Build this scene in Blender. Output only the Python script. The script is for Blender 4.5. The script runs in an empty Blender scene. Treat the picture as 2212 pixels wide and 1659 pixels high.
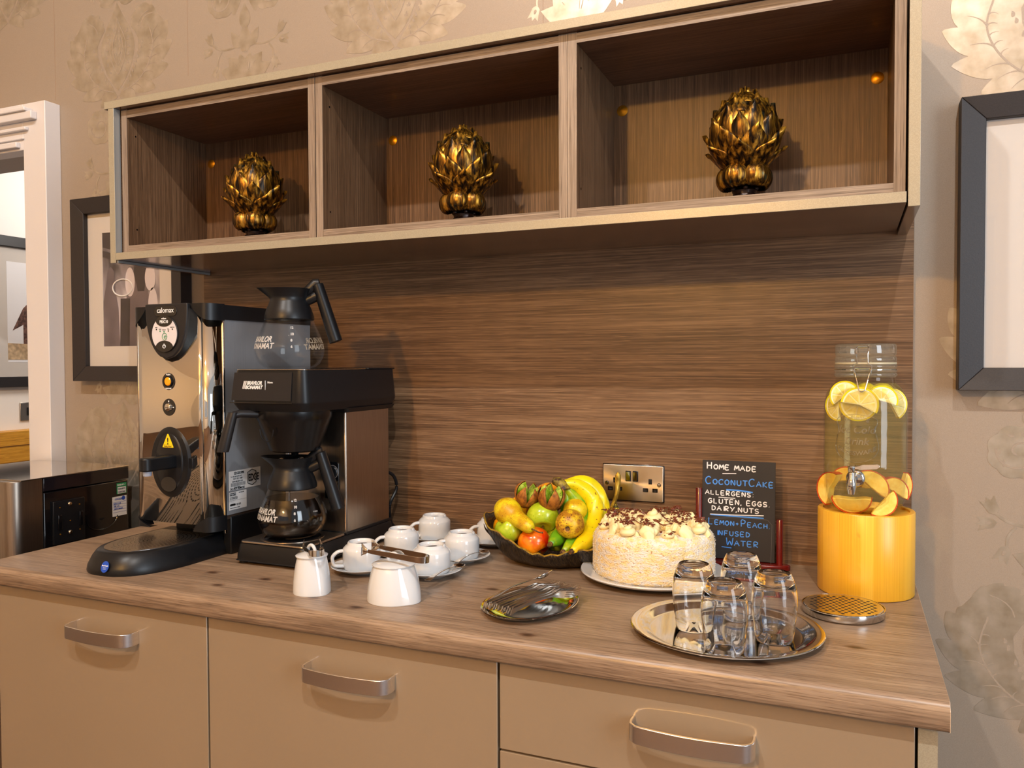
import bpy, bmesh, math, random
from mathutils import Vector, Matrix
from math import pi, sin, cos, radians
random.seed(7)
S = bpy.context.scene
COL = S.collection

# ---------------------------------------------------------------- camera
YAW, PITCH, ROLL, FPX = .3995, -.0264, -.0037, 1727.94
CAMP = Vector((.5382, -1.831, .4405))
fw = Vector((-sin(YAW)*cos(PITCH), cos(YAW)*cos(PITCH), sin(PITCH)))
rt = Vector((cos(YAW), sin(YAW), 0)); up = rt.cross(fw)
r2 = rt*cos(ROLL)+up*sin(ROLL); u2 = -rt*sin(ROLL)+up*cos(ROLL)
cam = bpy.data.cameras.new('camera'); cam.lens = FPX/2212*36; cam.sensor_width = 36
cam.clip_start = .02
co = bpy.data.objects.new('camera', cam); COL.objects.link(co)
co.matrix_world = Matrix(((r2.x, u2.x, -fw.x, CAMP.x), (r2.y, u2.y, -fw.y, CAMP.y), (r2.z, u2.z, -fw.z, CAMP.z), (0, 0, 0, 1)))
S.camera = co

# ---------------------------------------------------------------- world, light, exposure
w = bpy.data.worlds.new('world'); S.world = w; w.use_nodes = True
w.node_tree.nodes['Background'].inputs[0].default_value = (.93, .95, 1, 1)
w.node_tree.nodes['Background'].inputs[1].default_value = .42
S.view_settings.view_transform = 'Standard'; S.view_settings.look = 'None'
S.view_settings.exposure = 0.0; S.view_settings.gamma = 1; S.view_settings.use_curve_mapping = False
S.cycles.use_denoising = True
S.cycles.max_bounces = 10; S.cycles.transparent_max_bounces = 24; S.cycles.transmission_bounces = 10
S.cycles.sample_clamp_indirect = 6

def lamp(name, kind, loc, power, col, size=.04, target=None, size_y=None):
    l = bpy.data.lights.new(name, kind); l.energy = power; l.color = col
    if kind == 'AREA':
        l.size = size
        if size_y: l.shape = 'RECTANGLE'; l.size_y = size_y
    else: l.shadow_soft_size = size
    if kind == 'SPOT': l.spot_size = radians(95); l.spot_blend = .6
    o = bpy.data.objects.new(name, l); COL.objects.link(o); o.location = loc
    if target is not None:
        o.rotation_euler = (Vector(target)-Vector(loc)).to_track_quat('-Z', 'Y').to_euler()
    return o
# two downlights in the high ceiling (white), a lower amber chandelier further back, daylight from the windows on the right
lamp('downlight_lamp', 'SPOT', (1.05, -2.7, 3.05), 205, (1, .98, .95), .035, (.1, 0, .1))
lamp('downlight_lamp', 'SPOT', (-.65, -2.7, 3.05), 190, (1, .98, .95), .035, (-.4, 0, .1))
lamp('chandelier_lamp', 'POINT', (-.4, -4.1, 1.75), 205, (1, .50, .10), .06)
lamp('window_daylight', 'AREA', (3.3, -2.4, .9), 80, (.80, .90, 1), 1.1, (-.6, -.2, .2), 2.4)
lamp('added_wall_fill', 'SPOT', (-.3, -3.6, 3.0), 300, (1, .98, .96), .1, (-.3, -5.1, .9))  # added fill: brightens the wall behind the camera for the chrome reflections
lamp('corridor_lamp', 'POINT', (-2.5, 1.1, 1.3), 22, (1, .93, .86), .15)

# ---------------------------------------------------------------- materials
MATS = {}
def s2l(c):
    return tuple((x/12.92 if x <= .04045 else ((x+.055)/1.055)**2.4) for x in c)
def rgb(r, g, b): return s2l((r/255, g/255, b/255))
class N:
    def __init__(s, name):
        s.m = bpy.data.materials.new(name); s.m.use_nodes = True
        s.t = s.m.node_tree; s.p = s.t.nodes['Principled BSDF']; s.out = s.t.nodes['Material Output']
    def n(s, ty, **k):
        x = s.t.nodes.new(ty)
        for a, b in k.items():
            if a.startswith('i_'):
                x.inputs[a[2:].replace('_', ' ')].default_value = b
            else: setattr(x, a, b)
        return x
    def l(s, a, b): s.t.links.new(a, b)
    def coord(s, scale=(1, 1, 1), kind='Object', rot=(0, 0, 0)):
        c = s.n('ShaderNodeTexCoord'); m = s.n('ShaderNodeMapping')
        m.inputs['Scale'].default_value = scale; m.inputs['Rotation'].default_value = rot
        s.l(c.outputs[kind], m.inputs[0]); return m.outputs[0]
    def noise(s, vec, scale=5, detail=3, rough=.5, dist=0):
        x = s.n('ShaderNodeTexNoise'); x.inputs['Scale'].default_value = scale
        x.inputs['Detail'].default_value = detail; x.inputs['Roughness'].default_value = rough
        x.inputs['Distortion'].default_value = dist
        if vec is not None: s.l(vec, x.inputs['Vector'])
        return x.outputs['Fac']
    def ramp(s, fac, stops, interp='LINEAR'):
        r = s.n('ShaderNodeValToRGB'); e = r.color_ramp.elements; r.color_ramp.interpolation = interp
        while len(e) < len(stops): e.new(.5)
        for q, (p, c) in zip(e, stops):
            q.position = p; q.color = (*c[:3], 1)
        s.l(fac, r.inputs[0]); return r.outputs[0]
    def mix(s, fac, a, b, mode='MIX'):
        x = s.n('ShaderNodeMix', data_type='RGBA', blend_type=mode)
        for i, v in ((0, fac), (6, a), (7, b)):
            if hasattr(v, 'links') or hasattr(v, 'is_linked'): s.l(v, x.inputs[i])
            else: x.inputs[i].default_value = v if i == 0 else (*v[:3], 1)
        return x.outputs[2]
    def bump(s, h, st=.2, dist=.001):
        b = s.n('ShaderNodeBump'); b.inputs['Strength'].default_value = st; b.inputs['Distance'].default_value = dist
        s.l(h, b.inputs['Height']); s.l(b.outputs[0], s.p.inputs['Normal'])
    def base(s, c):
        if isinstance(c, tuple): s.p.inputs['Base Color'].default_value = (*c[:3], 1)
        else: s.l(c, s.p.inputs['Base Color'])
    def set(s, **k):
        for a, b in k.items(): s.p.inputs[a.replace('_', ' ')].default_value = b
        return s
def M(name, col, rough=.5, metal=0, noise=0, nscale=30, bump=0, bscale=200, coat=0, spec=.5, bdist=.0005, vec=(1, 1, 1), **k):
    if name in MATS: return MATS[name]
    x = N(name); x.set(Roughness=rough, Metallic=metal); x.p.inputs['Coat Weight'].default_value = coat
    x.p.inputs['Specular IOR Level'].default_value = spec
    if noise:
        f = x.noise(x.coord(vec), nscale, 3)
        a = tuple(c*(1-noise) for c in col[:3]); b = tuple(min(1, c*(1+noise)) for c in col[:3])
        x.base(x.ramp(f, [(.3, a), (.7, b)]))
    else: x.base(tuple(col[:3]))
    if bump: x.bump(x.noise(x.coord(vec), bscale, 3), bump, bdist)
    for a, b in k.items(): x.p.inputs[a.replace('_', ' ')].default_value = b
    MATS[name] = x.m; return x.m

def wood(name, dark, mid, light, axis='x', rough=.45, coat=0, fine=1.0, cath=1.0, bumpst=.25):
    """wood laminate; grain runs along axis"""
    x = N(name)
    def sc(al, ac):
        return {'x': (al, ac, ac), 'y': (ac, al, ac), 'z': (ac, ac, al)}[axis]
    broad = x.noise(x.coord(sc(.55, 5.0)), 1.7*cath, 4, .5, 1.3)
    streak = x.noise(x.coord(sc(2.2, 210)), 1.6*fine, 4, .62, .3)
    pore = x.noise(x.coord(sc(11, 560)), 1.4*fine, 2, .5)
    mm = x.n('ShaderNodeMath', operation='MULTIPLY'); x.l(broad, mm.inputs[0]); mm.inputs[1].default_value = 46
    sn = x.n('ShaderNodeMath', operation='SINE'); x.l(mm.outputs[0], sn.inputs[0])
    mr = x.n('ShaderNodeMapRange'); x.l(sn.outputs[0], mr.inputs[0]); mr.inputs[1].default_value = -1; mr.inputs[2].default_value = 1
    c1 = x.ramp(broad, [(.25, dark), (.5, mid), (.78, light)])
    c2 = x.mix(.13, c1, x.ramp(mr.outputs[0], [(.0, dark), (1, light)]))
    c3 = x.mix(.50, c2, x.ramp(streak, [(.38, dark), (.5, mid), (.62, light)]))
    c35 = x.mix(.75, c3, x.ramp(pore, [(.33, (.45, .40, .37)), (.44, (1, 1, 1))]), 'MULTIPLY')
    fleck = x.noise(x.coord(sc(9, 620)), 1.9*fine, 2, .5)
    c4 = x.mix(x.ramp(fleck, [(.60, (0, 0, 0)), (.70, (.55, .55, .55))]), c35, tuple(min(1, c*1.35) for c in light))
    x.base(c4); x.set(Roughness=rough); x.p.inputs['Coat Weight'].default_value = coat; x.p.inputs['Coat Roughness'].default_value = .12
    x.bump(pore, bumpst, .0004)
    MATS[name] = x.m; return x.m

W_D, W_M, W_L = rgb(74, 50, 36), rgb(118, 86, 62), rgb(152, 120, 92)
M_splash = wood('wood_splash', rgb(66, 45, 30), rgb(108, 80, 56), rgb(150, 118, 88), 'x', .36, 0, .8, 1.3)
M_in_x = wood('wood_inside_horizontal', W_D, rgb(100, 72, 54), rgb(132, 102, 80), 'x', .4, .15)
M_in_z = wood('wood_inside_vertical', rgb(62, 42, 28), rgb(96, 70, 48), rgb(128, 98, 72), 'z', .42, 0, .8, .7)
M_edge_x = wood('wood_edge_horizontal', rgb(96, 80, 66), rgb(132, 115, 99), rgb(160, 143, 126), 'x', .5, 0, .8, .6)
M_edge_z = wood('wood_edge_vertical', rgb(96, 80, 66), rgb(132, 115, 99), rgb(160, 143, 126), 'z', .5, 0, .8, .6)
M_under = wood('wood_gloss_under', W_D, rgb(104, 74, 52), rgb(130, 98, 72), 'x', .16, .5)

def worktop_mat():
    x = N('oak_worktop')
    v = x.coord((1.2, 8, 8)); v2 = x.coord((4, 190, 190)); v3 = x.coord((16, 420, 420))
    broad = x.noise(v, 2.2, 4, .55, 1.2); st = x.noise(v2, 1.5, 4, .6, .3); po = x.noise(v3, 1.4, 2)
    D, Mi, L = rgb(98, 80, 64), rgb(140, 117, 96), rgb(170, 147, 122)
    c = x.mix(.5, x.ramp(broad, [(.3, D), (.5, Mi), (.7, L)]), x.ramp(st, [(.36, D), (.5, Mi), (.66, L)]))
    c = x.mix(.7, c, x.ramp(po, [(.34, (.5, .44, .4)), (.46, (1, 1, 1))]), 'MULTIPLY')
    # knots: distance to listed points (fixed marks in the laminate)
    co_ = x.n('ShaderNodeTexCoord')
    for (kx, ky) in ((-.39, -.60), (-.62, -.60), (-.28, -.62), (.06, -.64), (-.56, -.53), (-.1, -.42), (-.70, -.53), (.42, -.62), (-1.0, -.69), (.35, -.69), (.55, -.5), (.02, -.37)):
        sb = x.n('ShaderNodeVectorMath', operation='SUBTRACT'); x.l(co_.outputs['Object'], sb.inputs[0]); sb.inputs[1].default_value = (kx, ky, 0)
        ml = x.n('ShaderNodeVectorMath', operation='MULTIPLY'); x.l(sb.outputs[0], ml.inputs[0]); ml.inputs[1].default_value = (1, 1.7, .6)
        ln = x.n('ShaderNodeVectorMath', operation='LENGTH'); x.l(ml.outputs[0], ln.inputs[0])
        ad = x.n('ShaderNodeMath', operation='MULTIPLY_ADD'); x.l(st, ad.inputs[0]); ad.inputs[1].default_value = .012; x.l(ln.outputs['Value'], ad.inputs[2])
        mk = x.ramp(ad.outputs[0], [(.008, rgb(70, 46, 36)), (.014, rgb(140, 106, 86)), (.026, (1, 1, 1))])
        c = x.mix(.85, c, mk, 'MULTIPLY')
    x.base(c); x.set(Roughness=.34); x.bump(po, .2, .0003)
    MATS['oak_worktop'] = x.m; return x.m
M_top = worktop_mat()

def glitter(name, col, rough=.28):
    x = N(name)
    v = x.n('ShaderNodeTexVoronoi'); v.inputs['Scale'].default_value = 900; x.l(x.coord(), v.inputs['Vector'])
    x.base(x.mix(.25, col, x.ramp(v.outputs['Color'], [(.3, tuple(c*.7 for c in col)), (.7, tuple(min(1, c*1.3) for c in col))])))
    x.set(Roughness=.36, Metallic=.15); x.p.inputs['Coat Weight'].default_value = .25; x.p.inputs['Coat Roughness'].default_value = .1
    MATS[name] = x.m; return x.m
M_gold = glitter('champagne_lacquer', rgb(158, 150, 130))
M_door = M('cappuccino_gloss_lacquer', rgb(144, 125, 102), .20, .0, coat=.55, noise=.02, nscale=4)
M_cabin = M('cabinet_carcass', rgb(60, 45, 35), .6)
M_steel = M('brushed_steel', rgb(176, 170, 164), .28, 1, noise=.08, nscale=3, vec=(1, 40, 400), bump=.12, bscale=3, bdist=.0002)
M_steelv = M('satin_steel', rgb(172, 160, 148), .3, 1, noise=.1, nscale=3, vec=(300, 300, 6))
M_chrome = M('polished_chrome', rgb(226, 222, 214), .035, 1)
M_mirror = M('polished_steel', rgb(205, 202, 198), .07, 1)
M_black = M('black_plastic', rgb(17, 18, 21), .36, 0, spec=.35, noise=.1, nscale=60, bump=.08, bscale=600, bdist=.0002)
M_blackg = M('black_gloss', rgb(12, 12, 15), .1, 0, coat=.5)
M_grey = M('charcoal_panel', rgb(30, 29, 31), .4, 0, spec=.35, noise=.08, nscale=900)
M_white = M('white_porcelain', rgb(206, 209, 212), .09, 0, coat=.6)
M_paint = M('white_painted_wood', rgb(212, 208, 208), .38, 0, bump=.06, bscale=30, vec=(1, 1, .2))
M_paper = M('white_label_paper', rgb(214, 214, 214), .5)
M_ink = M('black_ink', rgb(22, 22, 24), .5)
M_whiteink = M('white_print', rgb(232, 232, 232), .5)
M_blueink = M('blue_ink', rgb(20, 70, 170), .4)
M_greenink = M('green_ink', rgb(20, 130, 80), .4)
M_yell = M('warning_yellow', rgb(246, 208, 20), .4)
M_amber = M('amber_button_lens', rgb(255, 160, 10), .2, coat=.5)
M_frame = M('black_stained_frame', rgb(34, 30, 32), .5, 0, noise=.25, nscale=4, bump=.25, bscale=3, vec=(120, 120, 120))
M_mount = M('cream_mount_card', rgb(206, 200, 194), .7, 0, bump=.03, bscale=400)
M_brass = M('brass_cap', rgb(200, 140, 30), .35, .85, noise=.15, nscale=200)
M_choc = M('milk_chocolate_flake', rgb(110, 50, 22), .55, noise=.3, nscale=300)
M_red = M('mahogany_stain', rgb(98, 14, 8), .25, 0, noise=.3, nscale=40, coat=.3, vec=(1, 1, .2))
M_slate = M('blackboard', rgb(34, 31, 32), .6, 0, noise=.25, nscale=9)
M_oak = wood('golden_oak', rgb(176, 118, 30), rgb(208, 150, 50), rgb(226, 172, 70), 'y', .35)
M_wallp = None

def damask_ground():
    x = N('wallpaper_ground')
    f = x.noise(x.coord((1, 1, 1)), 700, 2)
    x.base(x.ramp(f, [(.3, rgb(148, 134, 119)), (.7, rgb(160, 146, 131))]))
    x.set(Roughness=.48, Metallic=.15); x.bump(f, .12, .0002); return x.m
M_wallp = damask_ground()
def damask_ink():
    x = N('wallpaper_print')
    f = x.noise(x.coord(), 26, 4); g = x.noise(x.coord(), 500, 2)
    x.base(x.ramp(f, [(.30, rgb(158, 146, 126)), (.7, rgb(190, 180, 166))]))
    x.set(Roughness=.36, Metallic=.6); x.bump(g, .15, .0002); return x.m
M_print = damask_ink()

def thin_glass(name, tint=(1, 1, 1), gloss=.9, rough=.0, ior=1.5, body=.0, bump=0, cloud=None):
    """thin-walled clear glass: see-through with a Fresnel mirror"""
    x = N(name); t = x.t
    tr = x.n('ShaderNodeBsdfTransparent'); tr.inputs[0].default_value = (*tint, 1)
    gl = x.n('ShaderNodeBsdfGlossy'); gl.inputs['Roughness'].default_value = rough; gl.inputs[0].default_value = (gloss, gloss, gloss, 1)
    fr = x.n('ShaderNodeLayerWeight'); fr.inputs[0].default_value = .28
    pw = x.n('ShaderNodeMath', operation='POWER'); x.l(fr.outputs['Facing'], pw.inputs[0]); pw.inputs[1].default_value = 3.2
    ad = x.n('ShaderNodeMath', operation='MULTIPLY_ADD'); x.l(pw.outputs[0], ad.inputs[0]); ad.inputs[1].default_value = .8; ad.inputs[2].default_value = .022+body
    ad.use_clamp = True
    mx = x.n('ShaderNodeMixShader'); x.l(ad.outputs[0], mx.inputs[0]); x.l(tr.outputs[0], mx.inputs[1]); x.l(gl.outputs[0], mx.inputs[2])
    sh_ = mx
    if cloud:      # slight cloudiness of the body
        df = x.n('ShaderNodeBsdfDiffuse'); df.inputs[0].default_value = (*cloud[1], 1); m2 = x.n('ShaderNodeMixShader'); m2.inputs[0].default_value = cloud[0]
        x.l(mx.outputs[0], m2.inputs[1]); x.l(df.outputs[0], m2.inputs[2]); sh_ = m2
    x.l(sh_.outputs[0], x.out.inputs[0])
    if bump:
        b = x.n('ShaderNodeBump'); b.inputs['Strength'].default_value = bump; b.inputs['Distance'].default_value = .001
        x.l(x.noise(x.coord(), 60, 2), b.inputs['Height']); x.l(b.outputs[0], gl.inputs['Normal'])
    MATS[name] = x.m; return x.m
M_glass = thin_glass('clear_jug_glass', (.975, .98, .98), body=-.012)
M_jar = thin_glass('pressed_jar_glass', (.93, .94, .90), bump=.3, body=.005)
M_water = thin_glass('infused_water', (.93, .90, .76), gloss=.5, cloud=(.10, rgb(226, 206, 130)))
M_neck = thin_glass('thick_neck_glass', (.90, .92, .88), bump=.3, body=.05, cloud=(.06, rgb(220, 222, 210)))
M_pane = thin_glass('picture_glass', (.97, .97, .97))
M_coffee = M('black_coffee', rgb(14, 7, 4), .05, 0, coat=.3)
def tumbler_mat():
    x = N('tumbler_glass'); x.base((1, 1, 1)); x.set(Roughness=0, IOR=1.45); x.p.inputs['Transmission Weight'].default_value = 1
    return x.m
M_tumb = tumbler_mat()

def two(name, a, b, scale=20, lo=.4, hi=.6, rough=.4, coat=0, bump=0, bs=200, vec=(1, 1, 1), detail=4, metal=0, spots=None, sss=0):
    x = N(name); f = x.noise(x.coord(vec), scale, detail, .6)
    c = x.ramp(f, [(lo, a), (hi, b)])
    if spots:
        g = x.noise(x.coord(vec), spots[1], 2); c = x.mix(.85, c, x.ramp(g, [(spots[2], spots[0]), (spots[2]+.05, (1, 1, 1))]), 'MULTIPLY')
    x.base(c); x.set(Roughness=rough, Metallic=metal); x.p.inputs['Coat Weight'].default_value = coat
    if bump: x.bump(x.noise(x.coord(vec), bs, 3), bump, .001)
    if sss: x.p.inputs['Subsurface Weight'].default_value = sss; x.p.inputs['Subsurface Scale'].default_value = .01
    MATS[name] = x.m; return x.m
M_gapple = two('green_apple_skin', rgb(150, 176, 20), rgb(190, 206, 50), 26, .35, .65, .25, .4, spots=(rgb(190, 200, 120), 260, .30))
M_rapple = two('red_orange_apple_skin', rgb(214, 40, 8), rgb(250, 150, 20), 22, .4, .62, .22, .5, vec=(1, 1, .35))
M_orange = two('orange_peel', rgb(240, 150, 0), rgb(255, 180, 10), 14, .3, .7, .35, .2, bump=.3, bs=260)
M_pear = two('pear_skin', rgb(196, 150, 14), rgb(222, 200, 24), 38, .42, .58, .4, .15, spots=(rgb(140, 90, 30), 420, .31))
M_pear2 = two('russet_pear_skin', rgb(170, 116, 20), rgb(214, 178, 26), 60, .44, .56, .45, .1, spots=(rgb(120, 76, 30), 300, .36))
M_banana = two('banana_skin', rgb(206, 196, 8), rgb(246, 214, 6), 22, .35, .6, .35, .2, spots=(rgb(150, 110, 20), 160, .28))
M_bananag = two('green_banana_skin', rgb(96, 152, 16), rgb(188, 190, 14), 22, .42, .62, .35, .2)
M_btip = two('banana_tip', rgb(50, 28, 14), rgb(120, 84, 30), 120, .4, .6, .7)
M_kiwi = two('kiwi_skin', rgb(120, 66, 10), rgb(168, 104, 24), 90, .4, .6, .7, bump=.4, bs=500)
def kiwi_flesh():
    x = N('kiwi_flesh'); v = x.n('ShaderNodeTexVoronoi'); v.inputs['Scale'].default_value = 240; x.l(x.coord((1, 1, .5)), v.inputs['Vector'])
    x.base(x.mix(1, x.ramp(x.noise(x.coord(), 60), [(.4, rgb(120, 158, 20)), (.62, rgb(196, 208, 90))]), x.ramp(v.outputs['Distance'], [(.13, (.03, .03, .02)), (.2, (1, 1, 1))]), 'MULTIPLY'))
    x.set(Roughness=.25); return x.m
M_kiwif = kiwi_flesh()
M_bronze = two('dark_bronze_leaf', rgb(34, 30, 30), rgb(110, 92, 60), 30, .48, .72, .38, .1, bump=.9, bs=8, vec=(30, 3, 3), metal=.5)
M_goldedge = two('rubbed_gold_rim', rgb(150, 120, 40), rgb(214, 176, 70), 80, .4, .6, .35, metal=.6)
def finial_mat():
    x = N('antique_gilded_bronze')
    v = x.coord((75, 75, 8)); f = x.noise(v, 1.4, 4, .6, .4); g = x.noise(x.coord(), 45, 3); h = x.noise(x.coord(), 600, 2)
    c = x.ramp(f, [(.38, rgb(22, 15, 9)), (.50, rgb(104, 70, 18)), (.66, rgb(214, 160, 56))])
    c = x.mix(x.ramp(g, [(.60, (0, 0, 0)), (.72, (.5, .5, .5))]), c, rgb(70, 96, 78))
    x.base(c); x.set(Roughness=.33, Metallic=.75); x.bump(f, .3, .0010); return x.m
M_finial = finial_mat()
M_fbase = M('blackened_bronze', rgb(40, 26, 22), .3, .5, noise=.4, nscale=60)
def bamboo():
    x = N('bamboo_strips')
    tc = x.n('ShaderNodeTexCoord'); sp = x.n('ShaderNodeSeparateXYZ'); x.l(tc.outputs['Object'], sp.inputs[0])
    at = x.n('ShaderNodeMath', operation='ARCTAN2'); x.l(sp.outputs[1], at.inputs[0]); x.l(sp.outputs[0], at.inputs[1])
    cb = x.n('ShaderNodeCombineXYZ'); m1 = x.n('ShaderNodeMath', operation='MULTIPLY'); x.l(at.outputs[0], m1.inputs[0]); m1.inputs[1].default_value = 4.2
    fl = x.n('ShaderNodeMath', operation='FLOOR'); x.l(m1.outputs[0], fl.inputs[0]); x.l(fl.outputs[0], cb.inputs[0])
    wn = x.n('ShaderNodeTexWhiteNoise'); x.l(cb.outputs[0], wn.inputs['Vector'])
    c1 = x.ramp(wn.outputs['Value'], [(0, rgb(214, 150, 28)), (.5, rgb(232, 168, 30)), (1, rgb(240, 190, 70))])
    cb2 = x.n('ShaderNodeCombineXYZ'); m2 = x.n('ShaderNodeMath', operation='MULTIPLY'); x.l(at.outputs[0], m2.inputs[0]); m2.inputs[1].default_value = 60
    x.l(m2.outputs[0], cb2.inputs[0]); x.l(sp.outputs[2], cb2.inputs[2])
    f = x.n('ShaderNodeTexNoise'); x.l(cb2.outputs[0], f.inputs['Vector']); f.inputs['Scale'].default_value = 1.6; f.inputs['Detail'].default_value = 3
    kn = x.noise(x.coord((30, 30, 18)), 1, 2)
    c = x.mix(.55, c1, x.ramp(f.outputs['Fac'], [(.35, rgb(206, 138, 22)), (.62, rgb(246, 196, 60))]))
    c = x.mix(.5, c, x.ramp(kn, [(.22, rgb(170, 110, 20)), (.28, (1, 1, 1))]), 'MULTIPLY')
    x.base(c); x.set(Roughness=.32); return x.m
M_bamboo = bamboo()
M_cream = M('piped_buttercream', rgb(250, 232, 176), .42, 0, noise=.04, nscale=120, sheen=0) if False else M('piped_buttercream', rgb(240, 222, 168), .42, 0, noise=.04, nscale=120)
def cakemat():
    x = N('coconut_coating'); f = x.noise(x.coord((1, 1, 2.2)), 60, 4, .6); g = x.noise(x.coord((1, 1, 1.6)), 230, 3)
    c = x.ramp(f, [(.4, rgb(228, 222, 214)), (.58, rgb(240, 212, 150))])
    c = x.mix(.8, c, x.ramp(g, [(.31, rgb(190, 134, 70)), (.37, (1, 1, 1))]), 'MULTIPLY')
    x.base(c); x.set(Roughness=.65); x.bump(g, .9, .003); return x.m
M_cake = cakemat()
M_lemonskin = two('lemon_rind', rgb(196, 196, 0), rgb(240, 208, 10), 20, .4, .6, .35)
M_lemonflesh = two('lemon_flesh', rgb(244, 226, 120), rgb(250, 240, 190), 60, .4, .6, .4, sss=.0)
M_pith = M('lemon_pith', rgb(250, 244, 210), .5)
M_peach = two('peach_flesh', rgb(236, 186, 60), rgb(250, 222, 120), 24, .4, .6, .4)
M_peachskin = two('peach_skin', rgb(170, 24, 8), rgb(226, 90, 24), 30, .4, .6, .45)

# ---------------------------------------------------------------- mesh building
class MB:
    def __init__(s): s.v = []; s.f = []; s.m = []; s.mi = 0
    def add(s, vs, fs, mat=None):
        o = len(s.v); s.v += [tuple(p) for p in vs]; s.f += [tuple(i+o for i in f) for f in fs]; s.m += [s.mi]*len(fs); return s
    def box(s, x0, y0, z0, x1, y1, z1):
        return s.add([(x0, y0, z0), (x1, y0, z0), (x1, y1, z0), (x0, y1, z0), (x0, y0, z1), (x1, y0, z1), (x1, y1, z1), (x0, y1, z1)],
                     [(3, 2, 1, 0), (4, 5, 6, 7), (0, 1, 5, 4), (1, 2, 6, 5), (2, 3, 7, 6), (3, 0, 4, 7)])
    def lathe(s, prof, n=48, c=(0, 0, 0), cap0=False, cap1=False, sx=1, sy=1, a0=0, a1=2*pi):
        full = abs(a1-a0-2*pi) < 1e-6; k = n if full else n+1; vs = []
        for (r, z) in prof:
            for i in range(k):
                t = a0+(a1-a0)*i/n; vs.append((c[0]+r*cos(t)*sx, c[1]+r*sin(t)*sy, c[2]+z))
        fs = []
        for j in range(len(prof)-1):
            for i in range(n):
                a = j*k+i; b = j*k+(i+1) % k; fs.append((a, b, b+k, a+k))
        if cap0: fs.append(tuple(range(k-1, -1, -1)))
        if cap1: fs.append(tuple((len(prof)-1)*k+i for i in range(k)))
        return s.add(vs, fs)
    def tube(s, pts, rad, n=10, caps=True, flat=1.0, upv=(0, 0, 1), closed=False, prof=None):
        """sweep along pts; rad number or list; flat scales the second axis"""
        pts = [Vector(p) for p in pts]; m = len(pts); vs = []; U = Vector(upv)
        for i, p in enumerate(pts):
            if closed: t = pts[(i+1) % m]-pts[i-1]
            else: t = pts[min(i+1, m-1)]-pts[max(i-1, 0)]
            t = t.normalized(); a = t.cross(U)
            if a.length < 1e-4: a = t.cross(Vector((1, 0, 0)))
            a.normalize(); b = a.cross(t).normalized()
            r = rad[i] if isinstance(rad, (list, tuple)) else rad
            for j in range(n):
                q = 2*pi*j/n+pi/n
                if prof: pa, pb = prof[j]; vs.append(p+a*pa*r+b*pb*r)
                else: vs.append(p+a*cos(q)*r+b*sin(q)*r*flat)
        fs = []
        for i in range(m if closed else m-1):
            for j in range(n):
                q = ((i+1) % m)*n
                fs.append((i*n+j, q+j, q+(j+1) % n, i*n+(j+1) % n))
        if caps and not closed: fs.append(tuple(range(n))); fs.append(tuple((m-1)*n+j for j in range(n-1, -1, -1)))
        return s.add(vs, fs)
    def prism(s, poly, d0, d1, plane='xz'):
        """extrude a polygon between two values of the remaining axis"""
        n = len(poly)
        def P(a, b, d): return {'xz': (a, d, b), 'xy': (a, b, d), 'yz': (d, a, b)}[plane]
        vs = [P(a, b, d0) for a, b in poly]+[P(a, b, d1) for a, b in poly]
        fs = [tuple(range(n)), tuple(range(2*n-1, n-1, -1))]+[(i, i+n, (i+1) % n+n, (i+1) % n) for i in range(n)]
        return s.add(vs, fs)
    def grid(s, rows, closed_u=False):
        n = len(rows[0]); vs = [p for r in rows for p in r]; fs = []
        for j in range(len(rows)-1):
            for i in range(n if closed_u else n-1):
                a = j*n+i; b = j*n+(i+1) % n; fs.append((a, b, b+n, a+n))
        return s.add(vs, fs)
    def ball(s, c, r, n=20, m=12, sc=(1, 1, 1), fn=None):
        rows = []
        for j in range(m+1):
            ph = -pi/2+pi*j/m; row = []
            for i in range(n):
                t = 2*pi*i/n; d = Vector((cos(ph)*cos(t)*sc[0], cos(ph)*sin(t)*sc[1], sin(ph)*sc[2]))
                if fn: d = fn(d, ph, t)
                row.append(Vector(c)+d*r)
            rows.append(row)
        return s.grid(rows, True)
    def xf(s, mat, start=0):
        s.v = s.v[:start]+[tuple(mat @ Vector(p)) for p in s.v[start:]]; return s
    def mesh(s, name, mat, smooth=.6, fix=True):
        me = bpy.data.meshes.new(name); me.from_pydata(s.v, [], s.f)
        mats = mat if isinstance(mat, (list, tuple)) else [mat]
        for m in mats: me.materials.append(m)
        if len(mats) > 1: me.polygons.foreach_set('material_index', s.m)
        if fix:
            bm = bmesh.new(); bm.from_mesh(me); bmesh.ops.remove_doubles(bm, verts=bm.verts, dist=1e-6)
            bmesh.ops.recalc_face_normals(bm, faces=bm.faces); bm.to_mesh(me); bm.free()
        if smooth:
            me.polygons.foreach_set('use_smooth', [True]*len(me.polygons)); me.set_sharp_from_angle(angle=smooth)
        me.update(); return me
    def build(s, name, mat, parent=None, smooth=.6, bevel=0, seg=2, loc=None, rot=None, solid=0, subd=0, fix=True):
        o = bpy.data.objects.new(name, s.mesh(name, mat, smooth, fix)); COL.objects.link(o)
        if parent is not None: o.parent = parent
        if loc is not None: o.location = loc
        if rot is not None: o.rotation_euler = rot
        if solid: md = o.modifiers.new('solidify', 'SOLIDIFY'); md.thickness = solid; md.offset = 0
        if bevel:
            md = o.modifiers.new('bevel', 'BEVEL'); md.width = bevel; md.segments = seg; md.limit_method = 'ANGLE'; md.angle_limit = .7; md.harden_normals = False
        if subd: md = o.modifiers.new('subd', 'SUBSURF'); md.levels = subd; md.render_levels = subd
        return o
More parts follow.
